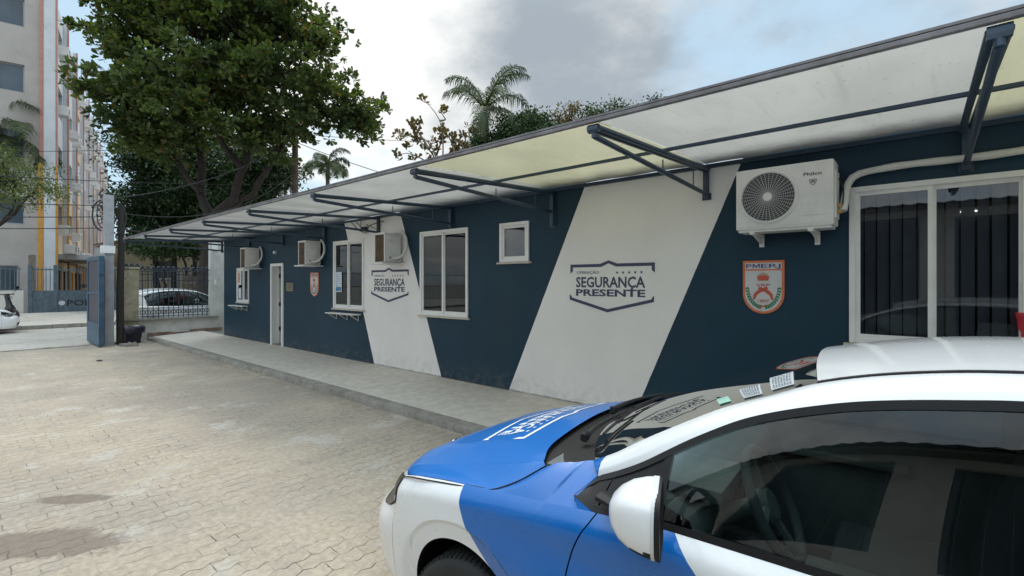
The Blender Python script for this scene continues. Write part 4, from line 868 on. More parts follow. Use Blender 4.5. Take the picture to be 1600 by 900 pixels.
# ---------------- opposite house across the yard (it shows in the glass) ----------------
oh=empty('tiled_house',(0,-2.7,0),'white house with barred windows and a tiled eave reflected in the glass','house')
ops=[(-6.2,-4.9,1.05,2.75),(-4.0,-2.6,.9,2.9),(-1.5,-.1,1.0,3.04),(.43,1.9,.9,3.0),(3.0,3.9,.2,2.8),(5.0,6.2,1.0,2.7)]
mb=MB(); facade(mb,-9,9,0,3.26,ops,lambda u,t,z:(u,-t,z),.2); mb.add([(-9,0,0),(-9,-5,0),(-9,-5,3),(-9,0,3)],[(0,1,2,3)]); mb.add([(9,0,0),(9,-5,0),(9,-5,3),(9,0,3)],[(0,1,2,3)]); mb.add([(-9,-5,0),(9,-5,0),(9,-5,3),(-9,-5,3)],[(0,1,2,3)]); mb.build('wall',M['opp_white'],oh,fixn=False)
for a,b,c,d in ops:
    mb=MB(); mb.box(a,b,-.19,-.15,c,d); wn=mb.build('window',M['dark_opening'],oh)
    mb=MB(); 
    for k in range(8): x=a+(b-a)*(k+.5)/8; mb.tube([(x,-.08,c),(x,-.08,d)],.006,5)
    mb.box(a,a+.06,-.14,-.09,c,d); mb.box(b-.06,b,-.14,-.09,c,d); mb.build('bars',M['gate_grey'],wn)
mb=MB(); P=[]
for k in range(18*8+1):
    x=-9.2+k*.128; P.append([Vector((x,.34,3.24+.055*abs(math.sin(k*math.pi/2+.4)))),Vector((x,-2.5,3.5+.045*abs(math.sin(k*math.pi/2+.4)))),Vector((x,-5.3,3.1))])
mb.grid(P); mb.build('roof',M['tile'],oh)
mb=MB(); mb.box(-9.1,9.1,-.02,.30,3.17,3.21); mb.build('eave_board',M['wood_pole'],oh)
# ---------------- vegetation ----------------
def leaves(name,pts,dirs,size,n,mat,parent,seed=1,spread=.9,asp=.5,droop=.15,kind=6,jit=.12,up=.5):
    """pts: (k,3) cluster centres; around each a rosette of n leaves"""
    g=np.random.default_rng(seed); k=len(pts); P=np.repeat(np.asarray(pts),n,0); D=np.repeat(np.asarray(dirs),n,0); m=k*n
    rv=g.normal(size=(m,3)); rv/=np.linalg.norm(rv,axis=1)[:,None]
    d=rv*spread+D*up; d/=np.linalg.norm(d,axis=1)[:,None]; d[:,2]-=droop; d/=np.linalg.norm(d,axis=1)[:,None]
    L=size*g.uniform(.65,1.2,m)[:,None]; P=P+g.normal(size=(m,3))*jit*size
    t=np.cross(d,g.normal(size=(m,3))*.55+np.array([0,0,1.])); t/=np.linalg.norm(t,axis=1)[:,None]+1e-9; nrm=np.cross(d,t)
    if kind==6:
        prof=[(.0,0,0),(.45,.28,.03),(.82,.5,.0),(1.0,0,-.10),(.82,-.5,.0),(.45,-.28,.03)]
        faces=[(0,1,2,3),(0,3,4,5)]
    else:
        prof=[(0,0,0),(.5,.5,.05),(1,0,-.06),(.5,-.5,.05)]; faces=[(0,1,2,3)]
    V=np.empty((m,len(prof),3))
    for i,(a,b,c) in enumerate(prof): V[:,i]=P+d*L*a+t*L*b*asp*1.0+nrm*L*c
    q=len(prof); F=np.concatenate([np.array(f)[None]+np.arange(m)[:,None]*q for f in faces])
    me=bpy.data.meshes.new(name); V=V.reshape(-1,3); me.vertices.add(len(V)); me.vertices.foreach_set('co',V.ravel()); nf=len(F)
    me.loops.add(nf*4); me.loops.foreach_set('vertex_index',F.ravel()); me.polygons.add(nf); me.polygons.foreach_set('loop_start',np.arange(nf)*4); me.polygons.foreach_set('loop_total',np.full(nf,4))
    me.materials.append(mat); me.update(calc_edges=True); me.validate()
    o=bpy.data.objects.new(name,me); COL.objects.link(o); o.parent=parent; return o
def lobe_points(lobes,n,seed,shell=.55):
    """lobes: (right, depth, up, r_right, r_depth, r_up) in metres round the trunk base, in the tree's own frame"""
    g=np.random.default_rng(seed); vol=np.array([l[3]*l[4]*l[5] for l in lobes])**.67; out=[];dr=[]
    for l,c in zip(lobes,(n*vol/vol.sum()).astype(int)):
        v=g.normal(size=(c,3)); v/=np.linalg.norm(v,axis=1)[:,None]; rr=g.uniform(shell**3,1,c)**(1/3)
        fl=1+.22*np.sin(v[:,0]*5+l[0])+.18*np.sin(v[:,2]*7+l[2]*2)*np.sin(v[:,1]*6)
        out.append(np.array(l[:3])+v*(rr*fl)[:,None]*np.array(l[3:])); dr.append(v)
    return np.concatenate(out),np.concatenate(dr)
def clumped(pts,dirs,nodes,sig,seed):      # gather clusters round twig nodes so that gaps open between the clumps
    g=np.random.default_rng(seed); idx=g.choice(len(pts),nodes,replace=False); c=pts[idx]; out=[];dd=[]
    k=len(pts)//nodes
    for i in idx: out.append(pts[i]+g.normal(size=(k,3))*np.array([sig,sig,sig*.32])); dd.append(np.repeat(dirs[i][None],k,0))
    return np.concatenate(out),np.concatenate(dd),c
TR=Matrix(((RT.x,AX.x,0),(RT.y,AX.y,0),(0,0,1)))     # right / depth / up of a tree's frame as seen from the yard
def tree_root(name,loc,label,cat='tree',group=None):
    return empty(name,loc,label,cat,group,rz=math.atan2(RT.y,RT.x))
def limb(mb,pts,r0,r1,seg=8,wob=.12,seed=0,n=14):
    r=random.Random(seed); q=seq(pts,n); q=[p+Vector((r.uniform(-1,1),r.uniform(-1,1),r.uniform(-1,1)))*wob*(0 if i in(0,n-1) else 1) for i,p in enumerate(q)]
    mb.tube(q,[r0+(r1-r0)*(i/(n-1))**.8 for i in range(n)],seg)
# --- the big sea-almond tree; local x right, y away, z up; trunk base at the origin
def u(px,py,Z=22.0,bx=318): return ((px-bx)/752*Z, CAMZ+(441-py)/752*Z)
t=tree_root('almond_tree',(-24.99,7.52,0),'big broad-leaved tree with dark forking trunk towering over the yard entrance')
lob=[]
for px,py,rx,ry,rd,dp in ((350,70,120,75,4.2,0),(250,45,95,55,3,-.5),(200,25,60,35,2,0),(160,150,35,18,1.2,-.5),(190,165,40,22,1.6,-1),(225,130,55,45,2.4,-.8),(215,210,50,32,2,-.6),(300,175,90,60,3.2,-1.2),(430,60,80,60,3.2,.3),(470,30,45,30,2,0),(505,75,40,14,1.2,0),(430,140,90,55,3.2,-.6),(510,160,70,38,2.4,-.3),(560,165,45,22,1.6,0),(555,200,30,16,1.2,0),(480,200,60,25,2,-.3),(380,200,70,30,2.6,-1),(350,-20,140,55,4,0),(270,235,55,24,2,-.5),(140,70,22,14,.9,-.5),(165,80,34,16,1.2,-.4),(420,235,38,18,1.5,-.5)):
    px+=22 if px<260 else 0; x,z=u(px,py); lob.append((x,dp,z,rx/752*22*.84,rd*.9,ry/752*22*.84))
pts,dirs=lobe_points(lob,6000,11,.35); pts,dirs,nodes=clumped(pts,dirs,560,.34,5)
leaves('crown',pts,dirs,.30,9,M['leaf_almond'],t,3,.9,.52,.0,6,.12,.65)
mb=MB(); T0=(0,0,-.2)
limb(mb,[T0,(.05,0,1.5),(.25,0,3.2),(.3,0,4.6)],.46,.34,12,.03,1,10)
arms=[[(.3,0,4.4),(-.3,.2,6.2),(-.4,.3,8.5),(-.8,0,11),(-1,0,13.5)],[(.3,0,4.5),(1.3,0,5.6),(1.7,.2,7.2),(1.9,.2,9.5),(2.6,0,12.5)],[(.6,0,4.7),(1.9,.4,5.8),(2.9,.3,7.2),(4.2,0,8.8),(6.3,0,9.6)],[(-.2,0,5.8),(-1.2,-.3,7.2),(-2.2,-.4,8.6),(-3.6,-.5,9.8),(-4.4,-.5,10.4)],[(1.6,.1,7),(.9,-.6,8.6),(.4,-1,10.6),(.4,-.5,13)],[(-.4,.2,8),(-1.6,.5,10),(-2.6,.4,12),(-3.6,.2,14)],[(1.8,.2,8.4),(3.2,.4,10.2),(4.3,.3,12)],[(-2,-.4,8.4),(-3.2,-.6,8.6),(-4.2,-.6,8.3)]]
for i,a in enumerate(arms): limb(mb,a,(.22,.24,.18,.14,.15,.12,.14,.09)[i],.05,9,.10,i+3)
mb.build('trunk',M['bark'],t,smooth=60)
mb=MB(); g=np.random.default_rng(2); allp=np.array([p for a in arms for p in seq(a,12)[3:]])
for c in nodes[::1]:
    d=np.linalg.norm(allp-c,axis=1); s0=allp[int(d.argmin())]; a=Vector(s0); b=Vector(c); m_=a.lerp(b,.55)+Vector((0,0,-.15*(b-a).length))
    mb.tube([a,m_,b],[.035,.022,.010],4,False)
mb.build('twigs',M['bark'],t)
# --- dark tree mass behind it
def fine_tree(name,loc,lobes,nl,size,n,label,mat='leaf_dark',trunks=(),seed=1,nodes=260,sig=.5,group=None,droop=.3,asp=.45,cat='tree'):
    t=tree_root(name,loc,label,cat,group); pts,dirs=lobe_points(lobes,nl,seed,.3); pts,dirs,nd_=clumped(pts,dirs,min(nodes,len(pts)//4),sig,seed+1)
    leaves('crown',pts,dirs,size,n,M[mat],t,seed+2,1,asp,droop,4,.8,.35)
    mb=MB()
    for i,(path,r0,r1) in enumerate(trunks): limb(mb,path,r0,r1,8,.06,i+seed)
    tp=np.array([p for path,_,_ in trunks for p in seq(path,10)[3:]]) if trunks else None
    if tp is not None:
        for c in nd_[::2]:
            d=np.linalg.norm(tp-c,axis=1); a=Vector(tp[int(d.argmin())]); b=Vector(c); mb.tube([a,a.lerp(b,.5)+Vector((0,0,-.1)),b],[.03,.02,.008],4,False)
    if mb.v: mb.build('trunk',M['bark'],t,smooth=60)
    return t
def U(px,py,rx,ry,Z,bx,rd,dp=0):
    return ((px-bx)/752*Z,dp,CAMZ+(441-py)/752*Z,rx/752*Z,rd,ry/752*Z)
Z=31; 
loc=AX*Z+RT*((300-800)/752*Z)
fine_tree('dense_tree',(loc.x,loc.y,0),[U(*a,Z,300,b) for a,b in (((256,250,45,48),3),((245,310,32,42),2.5),((250,350,36,28),2.5),((300,250,70,60),3.5),((290,320,60,50),3),((350,280,45,50),3),((220,335,16,12),1.1),((228,365,20,18),1.1),((218,270,12,16),1.1))],7600,.27,8,'dense dark evergreen tree filling the space behind the big tree',trunks=[([(-2.2,0,-.2),(-2.3,0,3),(-2.6,0,6),(-2.4,0,9)],.22,.08),([(-1.1,0,-.2),(-1.2,0,3),(-1.5,0,6),(-1.3,0,9)],.2,.08),([(.4,0,0),(.1,0,4),(-.6,0,7.5)],.18,.07)],seed=21,nodes=420,sig=.55)
Z=29; loc=AX*Z+RT*((400-800)/752*Z)
fine_tree('dense_tree',(loc.x,loc.y,0),[U(*a,Z,400,b) for a,b in (((400,255,35,32),2),((425,270,28,22),1.6),((395,300,32,28),1.8),((375,320,28,24),1.6),((440,262,18,14),1))],2800,.27,8,'dark bushy tree between the big trunk and the utility pole',trunks=[([(0,0,-.1),(0,0,3),(-.3,0,6),(-.2,0,8)],.2,.07)],seed=31,nodes=190,sig=.42)
# greenery in the gap and under the awning line, far off
Z=48; loc=AX*Z+RT*((200-800)/752*Z)
fine_tree('street_tree',(loc.x,loc.y,0),[U(*a,Z,200,b) for a,b in (((208,404,14,14),1.8),((198,414,12,14),1.6),((225,396,16,18),2))],1100,.4,6,'mid green tree far off in the gap beside the concrete pole','leaf_dark',[([(0,0,-.1),(0,0,3),(0,0,4.5)],.2,.08)],41,120,.5)
Z=27; loc=AX*Z+RT*((285-800)/752*Z)
fine_tree('slender_tree',(loc.x,loc.y,0),[U(*a,Z,285,b) for a,b in (((250,388,22,10),1.2),((300,386,30,10),1.2),((275,380,40,10),1.5))],800,.25,6,'slender tree with bent pale stems behind the parked white car','leaf_dark',[([(-.9,0,-.1),(-1,0,1.8),(-1.4,0,4)],.09,.05),([(.2,0,-.1),(.2,0,1.8),(-.1,0,4)],.09,.05),([(1.5,0,-.1),(1.4,0,1.8),(1.7,0,3.8)],.08,.05)],51,90,.35)
# feathery tree at the left edge, with a thick branch reaching in
Z=19; loc=AX*Z+RT*((-110-800)/752*Z)
fine_tree('feathery_tree',(loc.x,loc.y,0),[U(*a,Z,-110,b) for a,b in (((20,285,45,32),1.3),((60,300,28,18),1),((-30,270,55,50),1.6),((70,272,18,10),.6),((-80,240,60,60),1.8),((5,318,26,10),.7))],1500,.17,7,'light feathery tree reaching in from the left edge over the far fence','leaf_light',[([(0,0,-.1),(.1,0,2),(.3,0,3)],.18,.14),([(.25,0,2.9),(1.6,0,3.2),(2.9,0,4.1),(3.9,0,5.0),(4.3,0,5.6)],.14,.04),([(.3,0,3),(.4,.2,5),(.2,.2,6.5)],.12,.04),([(2.9,0,4.1),(3.4,0,4.9),(3.2,0,5.6)],.05,.02)],61,170,.32,droop=.35,asp=.3)
# --- palms
def palm(loc,h,r,nf,L,label,seed,lean=0,up=None,dr=1.0,leaf=.55,wl=.03):
    t=tree_root('palm_tree',loc,label,'palm'); r_=random.Random(seed)
    mb=MB(); n=16; mb.tube([(lean*(i/(n-1))**2,0,h*i/(n-1)) for i in range(n)],[r*(1.15-.25*i/(n-1)) +.012*(i%2) for i in range(n)],10); mb.build('trunk',M['bark_pale'],t,smooth=50)
    top=Vector((lean,0,h)); mb=MB(); mb.tube([top-Vector((0,0,.1)),top+Vector((0,0,.5)),top+Vector((0,0,.9))],[r*1.0,r*.9,r*.4],8); mb.build('crownshaft',M['leaf_palm'],t,smooth=50)
    top=top+Vector((0,0,.7))
    for f in range(nf):
        az=2*math.pi*f/nf*1.0+r_.uniform(-.25,.25)+f*2.4; el=r_.uniform(-.15,1.25) if f else 1.45; l=L*r_.uniform(.8,1.1)
        if f<2: el=1.35
        hd=Vector((math.cos(az),math.sin(az),0)); pts=[]; p=top.copy(); n=22; e=el
        for i in range(n):
            pts.append(p.copy()); e-=dr*(2.0/n)*(i/n*1.6+.25); p=p+(hd*math.cos(e)+Vector((0,0,math.sin(e))))*(l/n)
        mb=MB(); mb.tube(pts,[.028*(1-.8*i/n) for i in range(n)],4,False)
        for i in range(2,n*4):
            k=i/4; a=int(k); 
            if a>=n-1: break
            q=pts[a].lerp(pts[a+1],k-a); d=(pts[a+1]-pts[a]).normalized(); s_=d.cross(Vector((0,0,1))).normalized() if abs(d.z)<.98 else Vector((1,0,0))
            ll=leaf*math.sin(math.pi*min(1,.12+k/n*.85))*r_.uniform(.8,1.15)
            for sg in (1,-1):
                o=(s_*sg*r_.uniform(.5,1)+d*r_.uniform(.3,.7)+Vector((0,0,r_.uniform(-.1,.25)))).normalized(); m1=q+o*ll*.5+Vector((0,0,-.08*ll)); e1=q+o*ll*.78+Vector((0,0,-ll*r_.uniform(.45,.7)))
                wv=d*wl
                mb.add([q-wv*.5,q+wv*.5,m1+wv*.55,m1-wv*.55,e1],[(0,1,2,3),(3,2,4)])
        mb.build('frond',M['leaf_palm'],t,fixn=False)
palm((-10.42,10.83,0),6.35,.13,12,2.1,'tall palm standing behind the awning against the clouds',5,leaf=.62,wl=.02,dr=.95)
palm((-35.81,19.32,0),10.2,.17,14,2.6,'slim palm in the distance right of the utility pole',8,leaf=.8,wl=.04,dr=1.25)
palm((-38.9,1.85,0),9.2,.30,16,3.4,'thick-trunked palm before the grey front of the apartment building',14,leaf=1.1,wl=.05,dr=1.2)
# --- sprigs and bushes showing over the awning
Z=14; loc=AX*Z+RT*((690-800)/752*Z)
t=tree_root('sparse_tree',(loc.x,loc.y,0),'nearly bare tree with rusty leaf tufts left of the palm over the awning')
def up2(px,py): return Vector(((px-690)/752*Z,0,CAMZ+(441-py)/752*Z))
mb=MB(); tufts=[]; r=random.Random(8)
paths=[[(690,300),(672,235),(640,215),(618,212)],[(690,300),(694,225),(688,190),(680,178),(664,160)],[(688,190),(694,182),(690,178)],[(672,235),(652,205),(640,195)],[(690,300),(680,240),(660,218),(648,222)],[(700,300),(712,240),(722,215),(735,205)],[(680,240),(690,215),(686,205)],[(712,240),(705,222),(700,214)],[(690,280),(660,250),(632,240),(622,246)],[(720,225),(728,236),(738,240)]]
for i,p in enumerate(paths):
    q=[up2(*a)+Vector((0,r.uniform(-.3,.3),0)) for a in p]; mb.tube(seq(q,12),[.035-.028*k/11 for k in range(12)],5); tufts.append(q[-1]); 
    for k in (2,5,8): 
        if i not in (1,2): tufts.append(seq(q,12)[k+1]+Vector((r.uniform(-.2,.2),r.uniform(-.2,.2),r.uniform(-.1,.2))))
mb.tube([(0,0,0),(.05,0,2),(0,0,4.3)],[.1,.09,.05],8); mb.build('trunk',M['bark_pale'],t,smooth=60)
tp=[];
for q in tufts:
    for k in range(3): tp.append(tuple(q+Vector((r.uniform(-.1,.1),r.uniform(-.1,.1),r.uniform(-.06,.08)))))
leaves('crown',np.array(tp),np.tile([0,0,1.],(len(tp),1)),.17,6,M['leaf_rusty'],t,9,.8,.6,0,6,.2,.7)
Z=15; loc=AX*Z+RT*((820-800)/752*Z)
fine_tree('bushy_tree',(loc.x,loc.y,0),[U(*a,Z,820,b) for a,b in (((815,210,30,24),.8),((850,208,26,18),.7),((795,228,22,20),.7),((760,235,24,16),.6),((835,190,18,10),.4))],2400,.13,7,'dark bushy tree right of the palm, over the awning',trunks=[([(0,0,0),(0,0,2.5),(0,0,5)],.1,.05)],seed=71,nodes=200,sig=.16)
Z=15; loc=AX*Z+RT*((890-800)/752*Z)
fine_tree('thin_tree',(loc.x,loc.y,0),[U(*a,Z,890,b) for a,b in (((888,178,18,16),.4),((880,198,22,14),.4))],330,.10,5,'thin rusty-leaved tree top just right of the dark bushy tree','leaf_rusty',[([(0,0,0),(0,0,3),(0,0,6.6)],.06,.02)],81,70,.13)
Z=15; loc=AX*Z+RT*((950-800)/752*Z)
fine_tree('thin_tree',(loc.x,loc.y,0),[U(*a,Z,950,b) for a,b in (((925,182,16,10),.4),((960,174,28,10),.5),((1022,161,5,6),.2))],420,.11,5,'green tree top peeping over the awning edge, rightmost of all','leaf_dark',[([(0,0,0),(0,0,3),(0,0,6.6)],.06,.02)],91,80,.13)
# ---------------- the patrol car: local x from nose to tail, local y = -(towards its left side), z up ----------------
car=empty('patrol_car',(-2.321,2.151,0),'white and blue patrol hatchback parked in the foreground, nearest car','car',rz=.05)
WCX,WCZ,WR,AR=.835,.285,.295,.343; RWX=3.36
# plan of the side: (s-run) x, y(max half width), top z of the panel
PLAN=[(-.135,0,.655),(-.125,.2,.66),(-.092,.39,.672),(-.030,.55,.69),(.055,.66,.71),(.18,.745,.733),(.33,.790,.755),(.50,.82,.795),(.65,.848,.825),(.85,.862,.852),(1.03,.866,.872),(1.24,.870,.893),(1.43,.875,.915),(1.7,.88,.935),(2.3,.885,.942),(2.8,.885,.950),(3.3,.875,.965),(3.6,.855,.98),(3.8,.80,.985),(3.95,.68,.985),(4.03,.45,.98),(4.05,.2,.98),(4.06,0,.98)]
_d=[0]
for i in range(1,len(PLAN)): _d.append(_d[-1]+math.hypot(PLAN[i][0]-PLAN[i-1][0],PLAN[i][1]-PLAN[i-1][1]))
PT=[(_d[i],)+PLAN[i] for i in range(len(PLAN))]; SMAX=_d[-1]
XS=[(PLAN[i][0],_d[i]) for i in range(len(PLAN))]
def s_of_x(x):
    for i in range(len(XS)-1):
        if XS[i][0]<=x<=XS[i+1][0]:
            lo,hi=XS[i][1],XS[i+1][1]
            for _ in range(30):
                m=(lo+hi)/2
                if cr(PT,m)[0]<x: lo=m
                else: hi=m
            return lo
    return 0 if x<XS[0][0] else SMAX
DZ=[(.10,.10),(.17,.06),(.24,.03),(.32,.018),(.42,.006),(.55,.0),(.66,.004),(.76,.014),(.85,.022),(1.0,.03)]
def side(s,z,sgn=1,push=0):
    x,y,zt=cr(PT,s); e=1e-3; a=cr(PT,min(SMAX,s+e)); b=cr(PT,max(0,s-e)); tx,ty=a[0]-b[0],a[1]-b[1]; L=math.hypot(tx,ty) or 1
    nx,ny=-ty/L,tx/L                                        # outward normal in plan
    if s<.02 : nx,ny=-1,0
    if s>SMAX-.02: nx,ny=1,0
    d=cr(DZ,z)[0]; q=max(0,min(1,(z-(zt-.075))/.075)); d+=.045*q*q
    # sculpted hollow under the shoulder line on the doors, crease on the sill
    wf=max(0,min(1,(.38-x)/.38)); wr=max(0,min(1,(x-3.6)/.4))
    lean=cr([(.1,.05),(.2,.03),(.32,0),(.44,.0),(.49,.010),(.53,.040),(.58,.10),(.63,.15),(.69,.185),(.76,.215)],z)[0]; d+=wf*lean
    d+=wr*cr([(.1,.03),(.3,0),(.55,0),(.75,.04),(.98,.09)],z)[0]
    if .95<x<3.4:
        w=min(1,(x-.95)/.5,(3.4-x)/.4); d+=.012*w*math.exp(-((z-.74)/.07)**2); d-=.006*w*math.exp(-((z-.63)/.03)**2)
    for wx in (WCX,RWX):                                    # slanted facet round the wheel arch
        r=math.hypot(x-wx,z-WCZ)
        if r<AR+.068 and z>.2: d+=.010+(AR+.068-r)*.20
        elif r<AR+.078 and z>.2: d+=.010*(AR+.078-r)/.010
    d-=push
    return Vector((x-nx*d, -sgn*(y-ny*d), z))
def arch_z(x,zb):
    for wx in (WCX,RWX):
        if abs(x-wx)<AR: return max(zb,WCZ+math.sqrt(AR*AR-(x-wx)**2))
    return zb
def ring(mb,xa,xb_,zb,ztop,sgn,n=60,m=26,push=0,s0=None,s1=None):
    """panel between x-limits (functions of z or numbers); zb bottom; ztop(s)->z"""
    fa=xa if callable(xa) else (lambda z:xa); fb=xb_ if callable(xb_) else (lambda z:xb_)
    sm=[]; ma,mb_=(fa(.6),fb(.6)); 
    S0=s_of_x(ma) if s0 is None else s0; S1=s_of_x(mb_) if s1 is None else s1
    base=[S0+(S1-S0)*i/n for i in range(n+1)]
    extra=[]
    for wx in (WCX,RWX):
        for k in range(25):
            x=wx+AR*math.cos(math.pi*k/24)*.9999
            if ma<x<mb_: extra.append(s_of_x(x))
        for x in (wx-AR-.0005,wx+AR+.0005):
            if ma<x<mb_: extra.append(s_of_x(x))
    ss=sorted(base+extra); q=[ss[0]]
    for v in ss[1:]:
        if v-q[-1]>2e-4: q.append(v)
    ss=q; P=[]
    for i,s in enumerate(ss):
        x=cr(PT,s)[0]; z0=arch_z(x,zb); z1=ztop(s); row=[]
        for j in range(m+1):
            t=j/m; z=z0+(z1-z0)*t
            f=(s-S0)/(S1-S0) if S1>S0 else 0
            def sh(z):
                da=(s_of_x(fa(z))-S0) if s0 is None and callable(xa) else 0; db=(s_of_x(fb(z))-S1) if s1 is None and callable(xb_) else 0
                return s+da*max(0,1-f*3)+db*max(0,1-(1-f)*3)
            if callable(xa) or callable(xb_):
                s2=sh(z); z=z0+(ztop(s2)-z0)*t; s2=sh(z); z=z0+(ztop(s2)-z0)*t; row.append(side(sh(z),z,sgn,push)); continue
            da=(s_of_x(fa(z))-S0) if s0 is None and callable(xa) else 0; db=(s_of_x(fb(z))-S1) if s1 is None and callable(xb_) else 0
            row.append(side(s+da*max(0,1-f*3)+db*max(0,1-(1-f)*3),z,sgn,push))
        P.append(row)
    mb.grid(P,flip=sgn<0); return P
top=lambda s: cr(PT,s)[2]
def C(mb,name,mat,smooth=32,par=None,solid=0,label=None,fixn=False):
    o=mb.build(name,mat,par or car,smooth=smooth,fixn=fixn)
    if label: o['label']=label
    return o
shut=lambda z: cr([(.1,1.37),(.5,1.345),(.7,1.35),(.77,1.365),(.85,1.40),(.92,1.44),(1,1.46)],z)[0]
G_=.0028
for sg in (1,-1):
    # bumper halves are one object: built below; wing, doors, rear quarter here
    mb=MB(); ring(mb,.335,lambda z:shut(z)-G_,.17,top,sg,50,30); C(mb,'front_wing',M['livery'])
    mb=MB(); ring(mb,lambda z:shut(z)+G_,2.64-G_,.17,top,sg,44,30); dr=C(mb,'front_door',M['livery'])
    mb=MB(); mb.box(2.38,2.56,-.012,.012,.80,.83,M=Matrix.Translation((0,-sg*.885,0)),bev=.006); C(mb,'door_handle',M['white_paint'],par=dr)
    mb=MB(); ring(mb,2.64+G_,3.20-G_,.17,top,sg,30,30); dr2=C(mb,'rear_door',M['livery'])
    mb=MB(); mb.box(3.0,3.14,-.012,.012,.83,.86,M=Matrix.Translation((0,-sg*.875,0)),bev=.006); C(mb,'door_handle',M['white_paint'],par=dr2)
    mb=MB(); ring(mb,3.20+G_,3.72,.17,top,sg,30,30); C(mb,'rear_wing',M['livery'])
    mb=MB(); ring(mb,.0,3.7,.30,lambda s:top(s)-.004,sg,70,6,push=-.022); C(mb,'inner_panel',M['gloss_black'])
bum=MB(); bg=MB()
for sg in (1,-1): ring(bum,-.08,.335-G_,.17,top,sg,46,34,s0=0); ring(bg,3.722,4.06,.17,top,sg,30,30,s1=SMAX)
C(bum,'front_bumper',M['white_paint'],label='white front bumper'); C(bg,'rear_bumper',M['white_paint'])
# front grille, lower intake, headlights as shaped shells lying on the bumper surface
def patch(mb,s0,s1,z0,z1,sgn,push,n=16,m=8):
    P=[[side(s0+(s1-s0)*i/n,(z0(i/n) if callable(z0) else z0)+((z1(i/n) if callable(z1) else z1)-(z0(i/n) if callable(z0) else z0))*j/m,sgn,push) for j in range(m+1)] for i in range(n+1)]; mb.grid(P)
mb=MB(); 
for sg in (1,-1): patch(mb,0,.40,.585,.655,sg,.004)
C(mb,'grille',M['gloss_black'])
mb=MB()
for sg in (1,-1):
    patch(mb,0,.40,.616,.622,sg,.010)
mb.lathe([(0,.0),(.045,.0),(.045,.008),(0,.012)],(-.02,0,.625),'x',20); C(mb,'grille_trim',M['chrome'])
mb=MB()
for sg in (1,-1): patch(mb,0,.52,.25,lambda f:.40-.05*f,sg,.003)
C(mb,'lower_intake',M['black_plastic'])
hl0=s_of_x(.345)
for sg in (1,-1):
    mb=MB(); lo=lambda f:.585+.035*f-.075*max(0,math.sin(math.pi*min(1,max(0,(f-.55)/.35))))*(1 if f<.9 else 1); 
    lo=lambda f: cr([(0,.60),(.4,.585),(.62,.555),(.80,.575),(1,.64)],f)[0]; hi=lambda f: cr([(0,.658),(.35,.672),(.6,.694),(.8,.718),(1,.750)],f)[0]
    patch(mb,.41,hl0,lo,hi,sg,.003,24,8); h=C(mb,'headlight',M['black_plastic'])
    mb=MB(); 
    for f0,f1,a,b in ((.12,.34,.25,.75),(.42,.62,.2,.8)):
        sa,sb=.41+(hl0-.41)*f0,.41+(hl0-.41)*f1; patch(mb,sa,sb,lambda f:lo(f0+(f1-f0)*f)*(1-a)+hi(f0+(f1-f0)*f)*a,lambda f:lo(f0+(f1-f0)*f)*(1-b)+hi(f0+(f1-f0)*f)*b,sg,.006,8,5)
    C(mb,'projector',M['ac_grille'],par=h)
    mb=MB(); patch(mb,.41+(hl0-.41)*.66,.41+(hl0-.41)*.97,lambda f:lo(.66+.31*f)+.010,lambda f:lo(.66+.31*f)+.036,sg,.006,10,2); patch(mb,.41+(hl0-.41)*.70,.41+(hl0-.41)*.78,lambda f:lo(.74)+.03,lambda f:lo(.74)+.09,sg,.006,4,4); C(mb,'reflector',M['white_ink'],par=h)
    mb=MB(); patch(mb,.42,hl0-.01,lambda f:lo(f)+.002,lambda f:hi(f)-.002,sg,.010,24,8); C(mb,'lens',M['lamp_glass'],par=h)
    mb=MB(); patch(mb,s_of_x(3.80),s_of_x(3.98),.74,.93,sg,.004,8,6); C(mb,'tail_light',M['red_lamp'])
# ---- bonnet: u from centre (0) to the shut line (1)
H0=[(.060,0,.668),(.17,0,.750),(.42,0,.852),(.66,0,.926),(.84,0,.974),(.95,0,.998),(1.03,0,1.012)]
H1=[(.115,.42,.690),(.225,.43,.766),(.47,.44,.848),(.70,.455,.909),(.88,.46,.953),(.99,.47,.978),(1.065,.48,.997)]
H2=[(.275,.655,.733),(.355,.665,.782),(.53,.675,.830),(.72,.683,.874),(.90,.688,.918),(1.03,.682,.952),(1.128,.665,.978)]
H3=[(.362,.742,.747),(.42,.760,.770),(.58,.787,.803),(.76,.797,.832),(.93,.790,.852),(1.05,.752,.900),(1.150,.684,.968)]
H05=[tuple((a[i]+b[i])/2+(0,0,.004)[i] for i in range(3)) for a,b in zip(H0,H1)]
def hood_line(tab,n=40): return seq(tab,n)
NL=40; hl=[hood_line(h,NL) for h in (H0,H1,H2,H3)]
